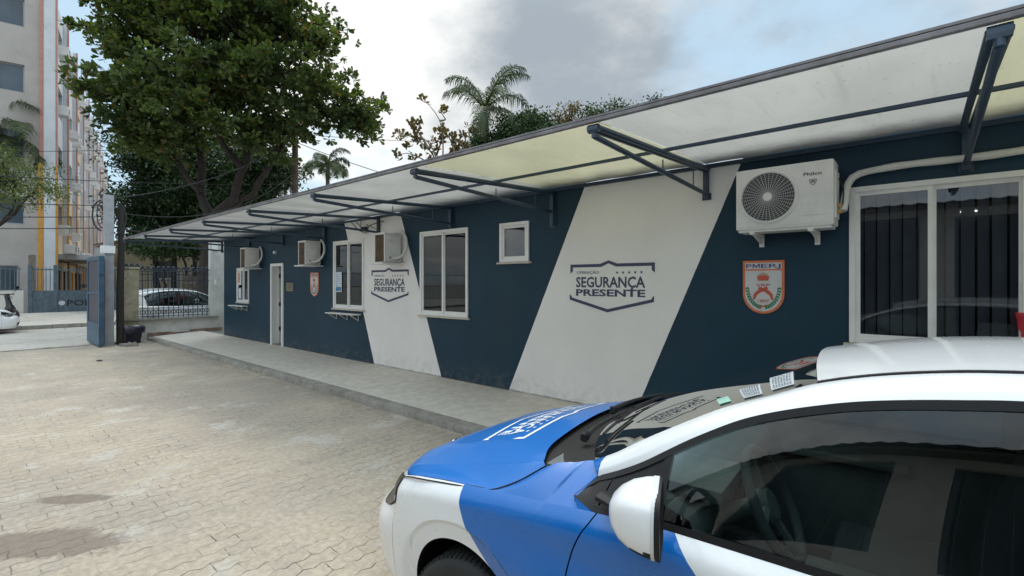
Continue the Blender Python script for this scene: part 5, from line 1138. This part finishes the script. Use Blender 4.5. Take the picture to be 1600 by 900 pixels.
def hood_pt(u_,v,sgn=1,lift=0):
    """u 0..3 across the four lines, v 0..1 front to rear"""
    k=v*(NL-1); i=min(NL-2,int(k)); f=k-i; q=[h[i].lerp(h[i+1],f) for h in hl]
    if u_<=2:
        y=[-q[1].y,0,q[1].y,q[2].y]                       # through centre, mirrored, line 1, line 2
        t=u_ if u_<=1 else u_-1
        if u_<=1: p0,p1,p2,p3=Vector((q[1].x,-q[1].y,q[1].z)),q[0],q[1],q[2]
        else: p0,p1,p2,p3=q[0],q[1],q[2],q[2]+(q[2]-q[1])*.6
        p=.5*((2*p1)+(-p0+p2)*t+(2*p0-5*p1+4*p2-p3)*t*t+(-p0+3*p1-3*p2+p3)*t**3)
    else:
        t=u_-2; p=q[2].lerp(q[3],t); p.z-=.022*math.sin(math.pi*min(1,t*1.0))*(1-v)**.7; p.z+=.004*math.sin(math.pi*t)
    # shallow crease either side of the raised centre
    p=p.copy(); p.z+=.006*math.exp(-((u_-1.0)/.16)**2)*math.sin(math.pi*min(1,v*1.15))**1+lift
    return Vector((p.x,-sgn*p.y,p.z))
us=[i/12 for i in range(12)]+[1+i/12 for i in range(12)]+[2+i/6 for i in range(7)]
vs_=[i/44 for i in range(45)]
mb=MB(); full=[(-1,q) for q in reversed(us[1:])]+[(1,q) for q in us]
P=[[hood_pt(q,v,sg) for v in vs_] for sg,q in full]
P=[[p[0]+Vector((.004,0,-.03))]+p for p in P]; P=[[a+Vector((0,0,-.03)) for a in P[0]]]+P+[[a+Vector((0,0,-.03)) for a in P[-1]]]
mb.grid(P); bon=C(mb,'bonnet',M['blue_paint'],24,label='blue bonnet with a white emblem')
# emblem on the bonnet, read from in front of the car
def on_hood(uu,vv):
    # uu,vv in metres: uu 0..1.13 across (from the car's right to its left as read from the front), vv up
    y=(uu-.565)*.76; x=.88-vv*.60
    sg=1 if y>=0 else -1; y=abs(y); lo,hi=0,2
    v=min(1,max(0,(x-.06)/.97))
    for _ in range(3):
        lo,hi=0,2.6
        for _ in range(14):
            m_=(lo+hi)/2
            if abs(hood_pt(m_,v).y)<y: lo=m_
            else: hi=m_
        a=hood_pt(lo,v).x; v=min(1,max(0,v+(x-a)/1.0))
    return hood_pt(lo,v,-sg if 0 else sg,.0025)
mb=MB(); fh=lambda a,b: on_hood(a,.55-b if 0 else b)
# readable from the front: its top edge lies towards the windscreen
fh=lambda a,b: on_hood(a,(.585-b))
logo_frame(mb,fh,.036); C(mb,'emblem_frame',M['white_ink'],None,par=bon)
mb=MB(); logo_text(mb,fh); C(mb,'emblem_lettering',M['white_ink'],None,par=bon)
# ---- strip between bonnet, windscreen pillar and shoulder
L2=[(.366,.746,.747),(.424,.764,.770),(.584,.791,.803),(.764,.801,.832),(.933,.795,.852),(1.053,.757,.900),(1.154,.690,.968),(1.20,.668,.990),(1.27,.650,1.003),(1.335,.632,1.018),(1.385,.690,.992),(1.336,.784,.940),(1.424,.830,.9145)]
L2[-1]=(1.424,-side(s_of_x(1.424),top(s_of_x(1.424)),1).y,top(s_of_x(1.424)))
lx=[.352,.44,.60,.78,.93,1.02,1.10,1.15,1.20,1.26,1.33,1.37,1.425]
for sg in (1,-1):
    A_=seq([tuple(Vector((p[0],-sg*p[1],p[2]))) for p in L2[:9]],46); 
    n=len(L2); P=[]
    def at(t):
        i=min(n-2,int(t)); f=t-i; tab=[(k,)+L2[k] for k in range(n)]; a=cr(tab,t) if t<9 else [L2[min(11,int(t))][j]+(L2[min(11,int(t))+1][j]-L2[min(11,int(t))][j])*(t-min(11,int(t))) for j in range(3)]; xx=cr([(k,lx[k]) for k in range(n)],t)[0]
        s=s_of_x(xx); b=side(s,top(s),sg); a=Vector((a[0],-sg*a[1],a[2]))
        b2=side(s,top(s)-.012,sg); return a,b,(b-b2)
    for k in range(0,101):
        t_col=k/100*(n-1); a,b,tn=at(t_col); L=(a-b).length; tn=tn.normalized() if tn.length>0 else tn; row=[]
        for j in range(9):
            t=j/8; c=b.lerp(a,.5)+Vector((0,-sg*.5,.8))*L*(.10 if t_col<8.5 else .03 if t_col<9.6 else 0); row.append(b*(1-t)**2+c*2*t*(1-t)+a*t*t)
        P.append(row)
    P=[[*r,r[-1]+Vector((0,sg*.004,-.03))] for r in P]
    mb=MB(); mb.grid(P,flip=sg<0); C(mb,'wing_top',M['livery'],40)
    mb=MB(); mb.tube([Vector((p[0],-sg*p[1],p[2])) for p in [(((a.x+b[0])/2),((a.y+b[1])/2),((a.z+b[2])/2)+.0022) for a,b in zip([Vector(v) for v in seq(H3,40)],[Vector(v) for v in seq(L2[:7],40)])]],.0035,5); C(mb,'shut_gap',M['gloss_black'],60)
# ---- side frame: A-pillar and roof rail
TT=[(1.385,.692,.990),(1.46,.690,1.028),(1.54,.687,1.072),(1.73,.683,1.200),(1.89,.68,1.29),(2.04,.68,1.345),(2.17,.68,1.38),(2.34,.678,1.408),(2.5,.676,1.425),(2.8,.672,1.430),(3.1,.668,1.412),(3.35,.66,1.36),(3.55,.65,1.27)]
GT=[(1.335,.630,1.020),(1.42,.622,1.064),(1.51,.610,1.122),(1.79,.58,1.282),(1.92,.572,1.338),(2.06,.565,1.396),(2.23,.565,1.439),(2.42,.57,1.467),(2.6,.572,1.478),(2.9,.57,1.483),(3.2,.565,1.468),(3.5,.56,1.425),(3.85,.55,1.330)]
n=len(TT); tt=[(k,)+TT[k] for k in range(n)]; gt_=[(k,)+GT[k] for k in range(n)]
FR={}
for sg in (1,-1):
    P=[]
    for k in range(0,97):
        t=k/96*(n-1); a=Vector(cr(tt,t)); b=Vector(cr(gt_,t)); m_=(a+b)/2; nr=Vector((0,.75,.66)); w_=(a-b).length; row=[]
        for j in range(11):
            q=j/10; p=a.lerp(b,q)+nr*.018*math.sin(math.pi*q)*min(1,w_/.08); p-=nr*.0035*math.exp(-((q-.42)/.05)**2); row.append(Vector((p.x,-sg*p.y,p.z-(.018*q*min(1,k/40) if sg<0 else 0))))
        row=[row[0]+Vector((0,sg*.02,-.002))]+row+[row[-1]+Vector((0,sg*.004,-.02))]
        P.append(row)
    mb=MB(); mb.grid(P,flip=sg<0); C(mb,'side_frame',M['livery'],40)
    # body between roof rail end, rear wing and hatch
    P=[]
    for k in range(9):
        t=k/8; a=Vector((3.55+.17*t,.65+.0*t,1.27-.03*t)).lerp(Vector((3.85,.55,1.33)),t) ; s=s_of_x(3.45+.5*t); b=side(s,top(s),1); P.append([Vector(((b.lerp(a,j/6)).x,-sg*abs((b.lerp(Vector((a.x,-a.y,a.z)),j/6)).y),(b.lerp(a,j/6)).z)) for j in range(7)])
    mb=MB(); mb.grid(P); C(mb,'rear_pillar',M['livery'])
# roof
def rp(t,w_):
    g=Vector(cr(gt_,t)); x0=g.x; cz=cr([(2.05,1.421),(2.13,1.440),(2.23,1.462),(2.42,1.489),(2.6,1.501),(2.85,1.507),(3.2,1.502),(3.5,1.462),(3.85,1.39)],x0)[0]
    y=g.y*w_-.0; 
    z=g.z+.006+(cz-g.z)*(1-abs(w_)**2.2)-.018*max(0,w_)
    return Vector((x0,y,z))
t0=4.93; P=[]
for k in range(0,61):
    row=[]
    for j in range(-14,15):
        w_=j/14; t=t0+(n-1-t0)*k/60; p=rp(t,w_*.988); fr_=max(0,1-k/14)**1.6; p.x-=.038*fr_*(1-w_*w_)
        row.append(p)
    P.append(row)
P=[[q+Vector((0,0,-.02)) for q in P[0]]]+P+[[q+Vector((0,0,-.05)) for q in P[-1]]]
mb=MB(); mb.grid(P); C(mb,'roof',M['white_paint'],30)
for sg in (1,-1):
    mb=MB(); pts=[Vector(cr(gt_,t0+(n-1-t0)*k/40))+Vector((0,-.002,.002)) for k in range(41)]; mb.tube([(p.x,-sg*p.y,p.z-(.021 if sg<0 else 0)) for p in pts],.0052,6); C(mb,'roof_seal',M['black_plastic'],60)
mb=MB(); mb.lathe([(0,0),(.03,0),(.02,.02),(0,.03)],(3.45,0,1.468),'z',12); mb.tube([(3.45,0,1.48),(3.62,0,1.58)],[.008,.004],6); C(mb,'aerial',M['black_plastic'])
# windscreen
head=P[1]
def ws(a,v):      # a -1..1 across, v 0 bottom..1 header
    t=v*4.93; g=Vector(cr(gt_,t)); y=g.y*a*.985
    xc=cr([(0,1.175),(.5,1.58),(1,2.012)],v)[0]; zc=cr([(0,1.034),(.5,1.234),(1,1.422)],v)[0]
    q=1-abs(a)**2.3; return Vector((g.x+(xc-g.x)*q,y,g.z-.002+(zc-g.z)*q-.018*max(0,a)*v))
mb=MB(); mb.grid([[ws(-1+i/14,j/24) for i in range(29)] for j in range(25)]); wsc=C(mb,'windscreen',M['windshield'],60)
mb=MB()      # ceramic border
def wstrip(a0,a1,v0,v1,na,nv):
    mb.grid([[ws(a0+(a1-a0)*i/na,v0+(v1-v0)*j/nv)+Vector((.004,0,-.006)) for i in range(na+1)] for j in range(nv+1)])
wstrip(-1,-.955,0,1,2,20); wstrip(.955,1,0,1,2,20); wstrip(-.955,.955,.965,1,24,2); wstrip(-.955,.955,0,.07,24,2)
C(mb,'glass_border',M['gloss_black'],60,par=wsc)
mb=MB()      # stickers inside the glass, by the near pillar
mb.grid([[ws(-.78-.0*i+.0,.0)*0+ws(-.93+.13*i/3,.60+.045*j/2)+Vector((-.002,0,.003)) for i in range(4)] for j in range(3)]); C(mb,'green_sticker',M['green_sticker'],None,par=wsc)
def stick(a0,a1,v0,v1,r_,name):
    mb=MB(); mb.grid([[ws(a0+(a1-a0)*p/4,v0+(v1-v0)*q/3)+Vector((-.002,0,.003)) for p in range(5)] for q in range(4)]); o=C(mb,name,M['sticker_grey'],None,par=wsc)
    mb=MB(); rr=random.Random(r_)
    for i in range(7):
        v=v0+(v1-v0)*(.12+i*.12); k=0.06
        while k<.9:
            l=rr.uniform(.05,.22); e=min(.94,k+l); mb.grid([[ws(a0+(a1-a0)*p,v+(v1-v0)*.06*q)+Vector((-.0035,0,.005)) for p in (k,e)] for q in (0,1)]); k=e+rr.uniform(.04,.12)
    C(mb,'sticker_print',M['gate_grey'],None,par=wsc)
stick(-.95,-.72,.70,.79,1,'white_sticker'); stick(-.93,-.62,.83,.92,2,'white_sticker')
# cowl and wipers
CW=[]
for k in range(33):
    a=-1+k/16; v=1; sg=1 if a<0 else -1
    lo,hi=0,3
    y=abs(a)*.668
    for _ in range(18):
        m_=(lo+hi)/2
        if abs(hood_pt(m_,1).y)<y: lo=m_
        else: hi=m_
    f=hood_pt(lo,1,sg)+Vector((-.02,0,-.022)); b=ws(a*.99,.03)+Vector((.0,0,-.010)); CW.append([f,f.lerp(b,.35)+Vector((0,0,-.012)),f.lerp(b,.7)+Vector((0,0,-.004)),b,b+Vector((.05,0,.012))])
mb=MB(); mb.grid(CW); C(mb,'cowl',M['black_plastic'],40)
for (a0,vv,a1) in ((-.70,-.03,.12),(.02,-.035,.80)):
    pts=[ws(a0+(a1-a0)*k/20,.055+.09*math.sin(math.pi*k/20)*.6+.05*k/20)+Vector((-.006,0,.014)) for k in range(21)]
    mb=MB(); mb.tube(pts,.0065,5); wp=C(mb,'wiper',M['black_plastic'],60)
    b=ws(a0-.06,.0)+Vector((-.055,0,.004)); m_=pts[9]+Vector((-.004,0,.014)); mb=MB(); mb.tube(seq([b,b+Vector((.02,0,.03)),b.lerp(m_,.45)+Vector((0,0,.02)),m_],14),[.014,.013,.012,.011,.010,.010,.009,.009,.008,.008,.007,.007,.006,.006],6); mb.lathe([(0,.03),(.016,.028),(.018,0),(0,-.01)],b,'z',10); C(mb,'wiper_arm',M['black_plastic'],60,par=wp)
# ---- daylight opening: x, v(0 belt,1 top)
def dlo(x,v,sg,push=0):
    s=s_of_x(max(x,1.424)); b=side(s,top(s),1); b=Vector((b.x,-b.y,b.z)) if x>=1.424 else Vector((1.336,.784,.940)).lerp(Vector((b.x,-b.y,b.z)),(x-1.336)/.088); a=cr([(q[0],q[1],q[2]) for q in [(1.325,)+tuple((side(s_of_x(1.325),top(s_of_x(1.325)),1)*Vector((0,0,0))))[1:]]] if 0 else [(1.335,.783,.941)]+TT,x); a=Vector((x,a[0],a[1])); b=Vector((x,b.y,b.z))
    p=b.lerp(a,v); p.y+=.016*math.sin(math.pi*v)*min(1,(a-b).length/.3)+push; return Vector((p.x,-sg*p.y,p.z))
def hgt(x): return max(.02,(dlo(x,1,1)-dlo(x,0,1)).length)
def dpanel(mb,x0,x1,f0,f1,sg,push,n=20,m=6,sl0=0,sl1=0):
    P=[]
    for i in range(n+1):
        row=[]
        for j in range(m+1):
            t=j/m; x=x0+(x1-x0)*i/n; v=f0(x)+(f1(x)-f0(x))*t; x+=(sl0*(1-i/n)+sl1*i/n)*(t-.0)
            row.append(dlo(x,v,sg,push))
        P.append(row)
    mb.grid(P)
vb=lambda x:min(.5,.024/hgt(x)); vt=lambda x:max(.5,1-.024/hgt(x)); Z0=lambda x:0; Z1=lambda x:1
for sg in (1,-1):
    mb=MB(); dpanel(mb,1.338,1.428,Z0,Z1,sg,-.006,10,6,0,.028); C(mb,'quarter_trim',M['black_plastic'],50)
    mb=MB(); dpanel(mb,1.434,1.640,Z0,lambda x:max(.3,1-.024/hgt(x)),sg,-.008,12,6,.022,.02); C(mb,'mirror_base',M['black_plastic'],50)
    mb=MB(); dpanel(mb,1.338,3.50,Z0,vb,sg,.001,70,2); dpanel(mb,1.338,3.50,vt,Z1,sg,.0,70,2); dpanel(mb,2.62,2.72,vb,vt,sg,-.004,4,6); dpanel(mb,3.14,3.18,vb,vt,sg,-.004,3,6); dpanel(mb,1.635,1.662,vb,vt,sg,-.002,3,6,0,0); C(mb,'window_trim',M['black_plastic'],50)
    mb=MB(); dpanel(mb,1.645,2.63,vb,vt,sg,-.008,30,8); C(mb,'side_window',M['car_glass'],60); mb=MB(); dpanel(mb,2.71,3.15,vb,vt,sg,-.008,24,8); C(mb,'side_window',M['car_glass'],60); mb=MB(); dpanel(mb,3.17,3.50,vb,vt,sg,-.008,10,8); C(mb,'side_window',M['car_glass'],60)
# rear hatch
P=[]
for k in range(9):
    t=k/8; row=[]
    for j in range(-8,9):
        w_=j/8; x=3.85+.17*t+ (.03-.12*abs(w_)**2)*(1-t)*.4 - .10*abs(w_)**3*t; row.append(Vector((x,w_*(.545+.11*t),1.385-.055*abs(w_)**2*(1-t)-.41*t)))
    P.append(row)
mb=MB(); mb.grid(P[1:7]); C(mb,'rear_window',M['gloss_black'],60); mb=MB(); mb.grid([[q+Vector((-.006,0,0)) for q in r] for r in P]); C(mb,'hatch',M['white_paint'],60)
# ---- wheels
def wheel(x,sg,ang=0):
    t=bpy.data.objects.new('wheel',None); COL.objects.link(t); t.parent=car; t.location=(x,-sg*.735,WCZ-.018); t.scale=(.965,1,.965); t.rotation_euler.z=ang
    w_=.105; mb=MB(); mb.lathe([(.19,-w_+.01),(.225,-w_),(.265,-w_-.002),(.287,-w_+.014),(.295,-w_+.035),(.297,0),(.295,w_-.035),(.287,w_-.014),(.265,w_+.002),(.225,w_),(.19,w_-.01)],(0,0,0),'y',64); mb.build('tyre',M['rubber'],t,smooth=50)
    mb=MB()
    for k in range(72):
        a=2*math.pi*k/72; 
        for y0,y1,da in ((-.085,-.045,.0),(.045,.085,.03)):
            r1_=.3005; p=[(r1_*math.cos(a+q),y,r1_*math.sin(a+q)) for y,q in ((y0,0),(y1,.02),(y1,.055),(y0,.035))]; p2=[(r_[0]*.975,r_[1],r_[2]*.975) for r_ in p]
            mb.add(p+p2,[(0,1,2,3),(0,1,5,4),(1,2,6,5),(2,3,7,6),(3,0,4,7)])
    mb.build('tread',M['rubber'],t)
    f=-sg; mb=MB(); mb.lathe([(.0,f*.05),(.05,f*.055),(.055,f*.04),(.17,f*.03),(.19,f*.085),(.198,f*.095),(.2,f*.08),(.19,-f*.09),(.17,-f*.09),(.165,0)],(0,0,0),'y',40)
    for k in range(5):
        a=2*math.pi*k/5; c,s_=math.cos(a),math.sin(a); px_,pz=-s_,c
        mb.add([(c*.04+px_*.028,f*.062,s_*.04+pz*.028),(c*.04-px_*.028,f*.062,s_*.04-pz*.028),(c*.185-px_*.02,f*.088,s_*.185-pz*.02),(c*.185+px_*.02,f*.088,s_*.185+pz*.02),(c*.04+px_*.028,f*.03,s_*.04+pz*.028),(c*.04-px_*.028,f*.03,s_*.04-pz*.028),(c*.185-px_*.02,f*.04,s_*.185-pz*.02),(c*.185+px_*.02,f*.04,s_*.185+pz*.02)],[(0,1,2,3),(0,1,5,4),(1,2,6,5),(2,3,7,6),(3,0,4,7)])
    mb.build('rim',M['alloy'],t,smooth=40)
for sg in (1,-1):
    wheel(WCX,sg,R(6)); wheel(RWX,sg)
    for wx in (WCX,RWX):
        mb=MB(); P=[]
        for k in range(25):
            a=math.pi*k/24; x,z=wx+(AR+.004)*math.cos(a),WCZ+(AR+.004)*math.sin(a); ss=s_of_x(x); yo=-side(ss,z,1).y-.016
            P.append([Vector((x,-sg*yo,z)),Vector((x,-sg*(yo-.03),z)),Vector((x,-sg*.5,z))])
        P=[[q+Vector((0,0,-.12)) for q in P[0]]]+P+[[q+Vector((0,0,-.12)) for q in P[-1]]]
        mb.grid(P); mb.add([(wx+(AR+.004)*math.cos(math.pi*k/24),-sg*.5,WCZ-.1+(AR+.1)*math.sin(math.pi*k/24)) for k in range(25)],[tuple(range(25))]); C(mb,'wheel_arch_liner',M['black_plastic'],60)
# ---- door mirrors
for sg in (1,-1):
    def mq(x,y,z): return Vector((x,-sg*y,z))
    def mp(x,y,z):
        ca,sa=math.cos(R(17)),math.sin(R(17)); dx,dy=x-1.69,y-.945; return Vector((1.69+dx*ca+dy*sa,-sg*(.945-dx*sa+dy*ca),z))
    cy,cz,hy,hz=.945,1.022,.088,.098
    def outl(k,n_,q):           # rounded outline in y-z, wider low outer corner
        a=2*math.pi*k/n_; c,s_=math.cos(a),math.sin(a); e=.58
        y=cy+hy*q*(abs(c)**e)*(1 if c>0 else -1); z=cz+hz*q*(abs(s_)**e)*(1 if s_>0 else -1)
        z-=.020*(y-cy)/hy*(1 if s_>0 else -.6)*q; return y,z
    rows=[]
    for (dx,q) in ((-.135,.0),(-.132,.22),(-.122,.45),(-.10,.68),(-.068,.86),(-.03,.965),(-.004,1.0)):
        rows.append([ (lambda yz:mp(1.700+dx+.030*(yz[0]-cy)/hy*0,yz[0]-.015*(1-q),yz[1]+.01*(1-q)))(outl(k,36,q)) for k in range(37)])
    mb=MB(); up_=MB(); lo_=MB()
    mir=bpy.data.objects.new('door_mirror',None); COL.objects.link(mir); mir.parent=car
    def split(rows,test,mb):
        for i in range(len(rows)-1):
            for k in range(36):
                q4=[rows[i][k],rows[i][k+1],rows[i+1][k+1],rows[i+1][k]]
                if test(sum(p.z for p in q4)/4): mb.add(q4,[(0,1,2,3)])
    def weld(mb,name,mat,par=mir,sm=60):
        o=mb.build(name,mat,par); import bmesh
        bm=bmesh.new(); bm.from_mesh(o.data); bmesh.ops.remove_doubles(bm,verts=bm.verts,dist=2e-4); bmesh.ops.recalc_face_normals(bm,faces=bm.faces); bm.to_mesh(o.data); bm.free(); o.data.polygons.foreach_set('use_smooth',[True]*len(o.data.polygons)); o.data.set_sharp_from_angle(angle=R(sm)); return o
    split(rows,lambda z:z>.966,up_); weld(up_,'mirror_cap',M['white_paint'])
    split(rows,lambda z:z<=.966,lo_); lo_.tube(seq([mq(1.46,.80,.975),mq(1.52,.83,.975),mq(1.60,.88,.960),mq(1.66,.92,.945)],12),[.034,.031,.028,.026,.025,.025,.026,.028,.03,.032,.034,.034],8,True,.55); weld(lo_,'mirror_foot',M['black_plastic'])
    mb=MB(); a=[(lambda yz:mp(1.6965,yz[0],yz[1]))(outl(k,36,1.0)) for k in range(37)]; b=[p+Vector((.018,0,0)) for p in a]; c=[(lambda yz:mp(1.7145,yz[0],yz[1]))(outl(k,36,.90)) for k in range(37)]; d=[p+Vector((-.012,0,0)) for p in c]
    mb.grid([b,c,d]); mb.grid([a,b]); C(mb,'mirror_rim',M['black_plastic'],60,par=mir)
    mb=MB(); mb.add(d[:-1],[tuple(range(36))]); C(mb,'mirror_glass',M['mirror_glass'],None,par=mir)
    mb=MB(); z0=lambda k: outl(k,36,1.012)
    mb.grid([[mp(1.690,*outl(k,36,1.006)) for k in range(-8,15)],[mp(1.706,*outl(k,36,1.010)) for k in range(-8,15)]]); C(mb,'indicator',M['ac_grille'],60,par=mir)
# ---- inside
mb=MB(); mb.box(.95,3.9,-.70,.70,.20,.24); mb.box(1.05,1.10,-.70,.70,.24,.90); C(mb,'floor',M['interior'],None)
mb=MB(); mb.grid([[Vector((x,y,z-.03*abs(y)**2)) for y in [(-.66+1.32*k/12) for k in range(13)]] for x,z in ((1.14,.985),(1.35,.985),(1.58,.965),(1.70,.925),(1.73,.86),(1.68,.70),(1.60,.5))]); mb.box(1.5,1.78,-.56,-.22,.94,.99,bev=.02); mb.box(1.5,2.6,-.12,.12,.24,.55,bev=.03); C(mb,'dashboard',M['dash'],50)
mb=MB(); mb.box(1.70,1.76,-.17,.17,.78,.90,bev=.01); C(mb,'screen',M['gloss_black'],None)
sw=bpy.data.objects.new('steering_wheel',None); COL.objects.link(sw); sw.parent=car; sw.location=(1.90,-.37,.92); sw.rotation_euler=(0,R(64),0)
mb=MB(); mb.tube([(.185*math.cos(a),.185*math.sin(a),0) for a in [2*math.pi*k/40 for k in range(41)]],.017,8,False); mb.build('wheel_ring',M['seat_fabric'],sw,smooth=60)
mb=MB(); mb.lathe([(0,.0),(.05,.0),(.065,-.02),(.05,-.05),(0,-.06)],(0,0,0),'z',16)
for a in (0,180,270): mb.tube([(.04*math.cos(R(a)),.04*math.sin(R(a)),-.02),(.18*math.cos(R(a)),.18*math.sin(R(a)),0)],.016,6)
mb.tube([(0,0,-.04),(.0,0,-.22)],.035,8); mb.build('hub',M['dash'],sw,smooth=50)
def seat(x,y):
    t=bpy.data.objects.new('seat',None); COL.objects.link(t); t.parent=car; t.location=(x,y,.24)
    mb=MB(); mb.box(-.28,.24,-.25,.25,.10,.30,bev=.06); mb.build('cushion',M['seat_fabric'],t,smooth=60)
    mb=MB(); mb.box(-.07,.07,-.24,.24,.0,.62,M=Matrix.Translation((.24,0,.24))@Matrix.Rotation(R(18),4,'Y'),bev=.055); mb.build('backrest',M['seat_fabric'],t,smooth=60)
    mb=MB(); mb.box(-.05,.05,-.14,.14,.66,.86,M=Matrix.Translation((.24,0,.24))@Matrix.Rotation(R(16),4,'Y'),bev=.04); mb.build('headrest',M['seat_fabric'],t,smooth=60)
seat(2.3,-.37); seat(2.3,.37)
mb=MB(); mb.box(3.0,3.2,-.62,.62,.3,.55,bev=.06); mb.box(3.4,3.55,-.62,.62,.5,1.15,bev=.05); C(mb,'rear_bench',M['seat_fabric'],60)
mb=MB(); mb.box(1.90,1.93,-.11,.11,1.25,1.315,bev=.012); C(mb,'rear_view_mirror',M['black_plastic'])
for sg in (1,-1):
    mb=MB(); mb.grid([[Vector((x,-sg*(.79-.05*(.93-z)),z)) for z in (.935,.8,.5,.28)] for x in (1.42,1.9,2.4,2.9,3.4)]); mb.box(1.75,2.3,-.03,.03,.76,.80,M=Matrix.Translation((0,-sg*.76,0)),bev=.01); C(mb,'door_lining',M['dash'],60)
mb=MB(); mb.box(.3,3.9,-.66,.66,.15,.19); C(mb,'underside',M['black_plastic'],None)
mb=MB(); mb.grid([[Vector((x,-.5+k*.1,rp_z-.03)) for k in range(11)] for x,rp_z in ((2.05,1.42),(2.4,1.47),(2.9,1.485),(3.5,1.43))]); C(mb,'headliner',M['blind'],60)
# ---------------- other vehicles ----------------
WP={'livery_paint':M['white_paint'],'blue_paint':M['white_paint']}
strip=('emblem_frame','emblem_lettering','green_sticker','white_sticker','sticker_print')
def other(loc,rz,label,mats=WP,group=None,cat='car'):
    c=copy_tree(car,None,mats,strip); c.name='parked_car'; c.location=loc; c.rotation_euler.z=rz; c['label']=label; c['category']=cat
    for ch in kids(c):
        if 'label' in ch: del ch['label']
    return c
other((-18.75,7.35,-.006),R(-90),'plain white car parked right behind the iron railing')
other((-23.6,1.38,-.006),R(-90),'white car whose nose enters the picture at the left edge')
RP=dict(WP); RP['livery_paint']=RP['blue_paint']=RP['white_paint']=M['red_paint']
other((-33.2,7.9,.11),R(90),'red car roof seen between the yellow pillar and the railing bars',RP)
# scooter
sc=empty('motor_scooter',(-27.6,1.55,.11),'dark scooter with raised mirrors parked behind the white car at the left','motorcycle',rz=R(-139))
mb=MB(); mb.lathe([(.17,-.05),(.25,-.05),(.27,0),(.25,.05),(.17,.05)],(0,0,.27),'y',24); mb.lathe([(.17,-.05),(.25,-.05),(.27,0),(.25,.05),(.17,.05)],(1.25,0,.27),'y',24); mb.build('wheel',M['rubber'],sc,smooth=50)
mb=MB(); mb.tube(seq([(.05,0,.35),(.12,0,.7),(.2,0,1.0),(.22,0,1.12)],8),[.1,.17,.15,.1,.09,.08,.08,.08],10); mb.build('front_shield',M['gloss_black'],sc,smooth=60)
mb=MB(); mb.tube(seq([(.3,0,.35),(.7,0,.4),(1.1,0,.6),(1.5,0,.72)],8),[.12,.14,.17,.2,.2,.18,.13,.07],10); mb.build('body',M['gloss_black'],sc,smooth=60)
mb=MB(); mb.box(.65,1.45,-.14,.14,.74,.86,bev=.05); mb.build('seat',M['seat_fabric'],sc,smooth=60)
mb=MB(); mb.tube([(.3,-.36,1.1),(.22,-.1,1.1),(.22,.1,1.1),(.3,.36,1.1)],.02,6); mb.build('handlebar',M['black_plastic'],sc)
for y in (-.3,.3):
    mb=MB(); mb.tube([(.24,y*.8,1.1),(.18,y*1.25,1.32)],.009,5); mb.lathe([(0,-.012),(.065,-.01),(.07,0),(.065,.01),(0,.012)],(.18,y*1.3,1.37),'x',14); mb.build('mirror',M['black_plastic'],sc)
mb=MB(); mb.lathe([(0,-.02),(.07,-.015),(.08,.01),(.0,.02)],(.08,0,.98),'x',14); mb.build('headlight',M['lamp_glass'],sc)
# red cap on its black box at the right edge, on the sill of the wide window
tl=empty('red_plastic_cup',(.545,4.98,1.215),'red plastic cup before the wide window at the right edge of the picture','cup')
mb=MB(); mb.lathe([(0,0),(.028,0),(.032,.02),(.030,.10),(.045,.13),(.052,.20),(.055,.205),(.055,.225),(0,.225)],(0,0,.02),'z',20); mb.build('cup',M['red_plastic'],tl,smooth=40)
mb=MB(); mb.lathe([(0,.246),(.058,.246),(.058,.262),(0,.262)],(0,0,0),'z',20); mb.build('rim',M['red_plastic'],tl,smooth=40)
mb=MB(); mb.box(.46,.76,4.90,5.06,1.14,1.185,bev=.01); tag(mb.build('black_tray',M['gloss_black']),'black tray under the red cup at the right edge','tray')
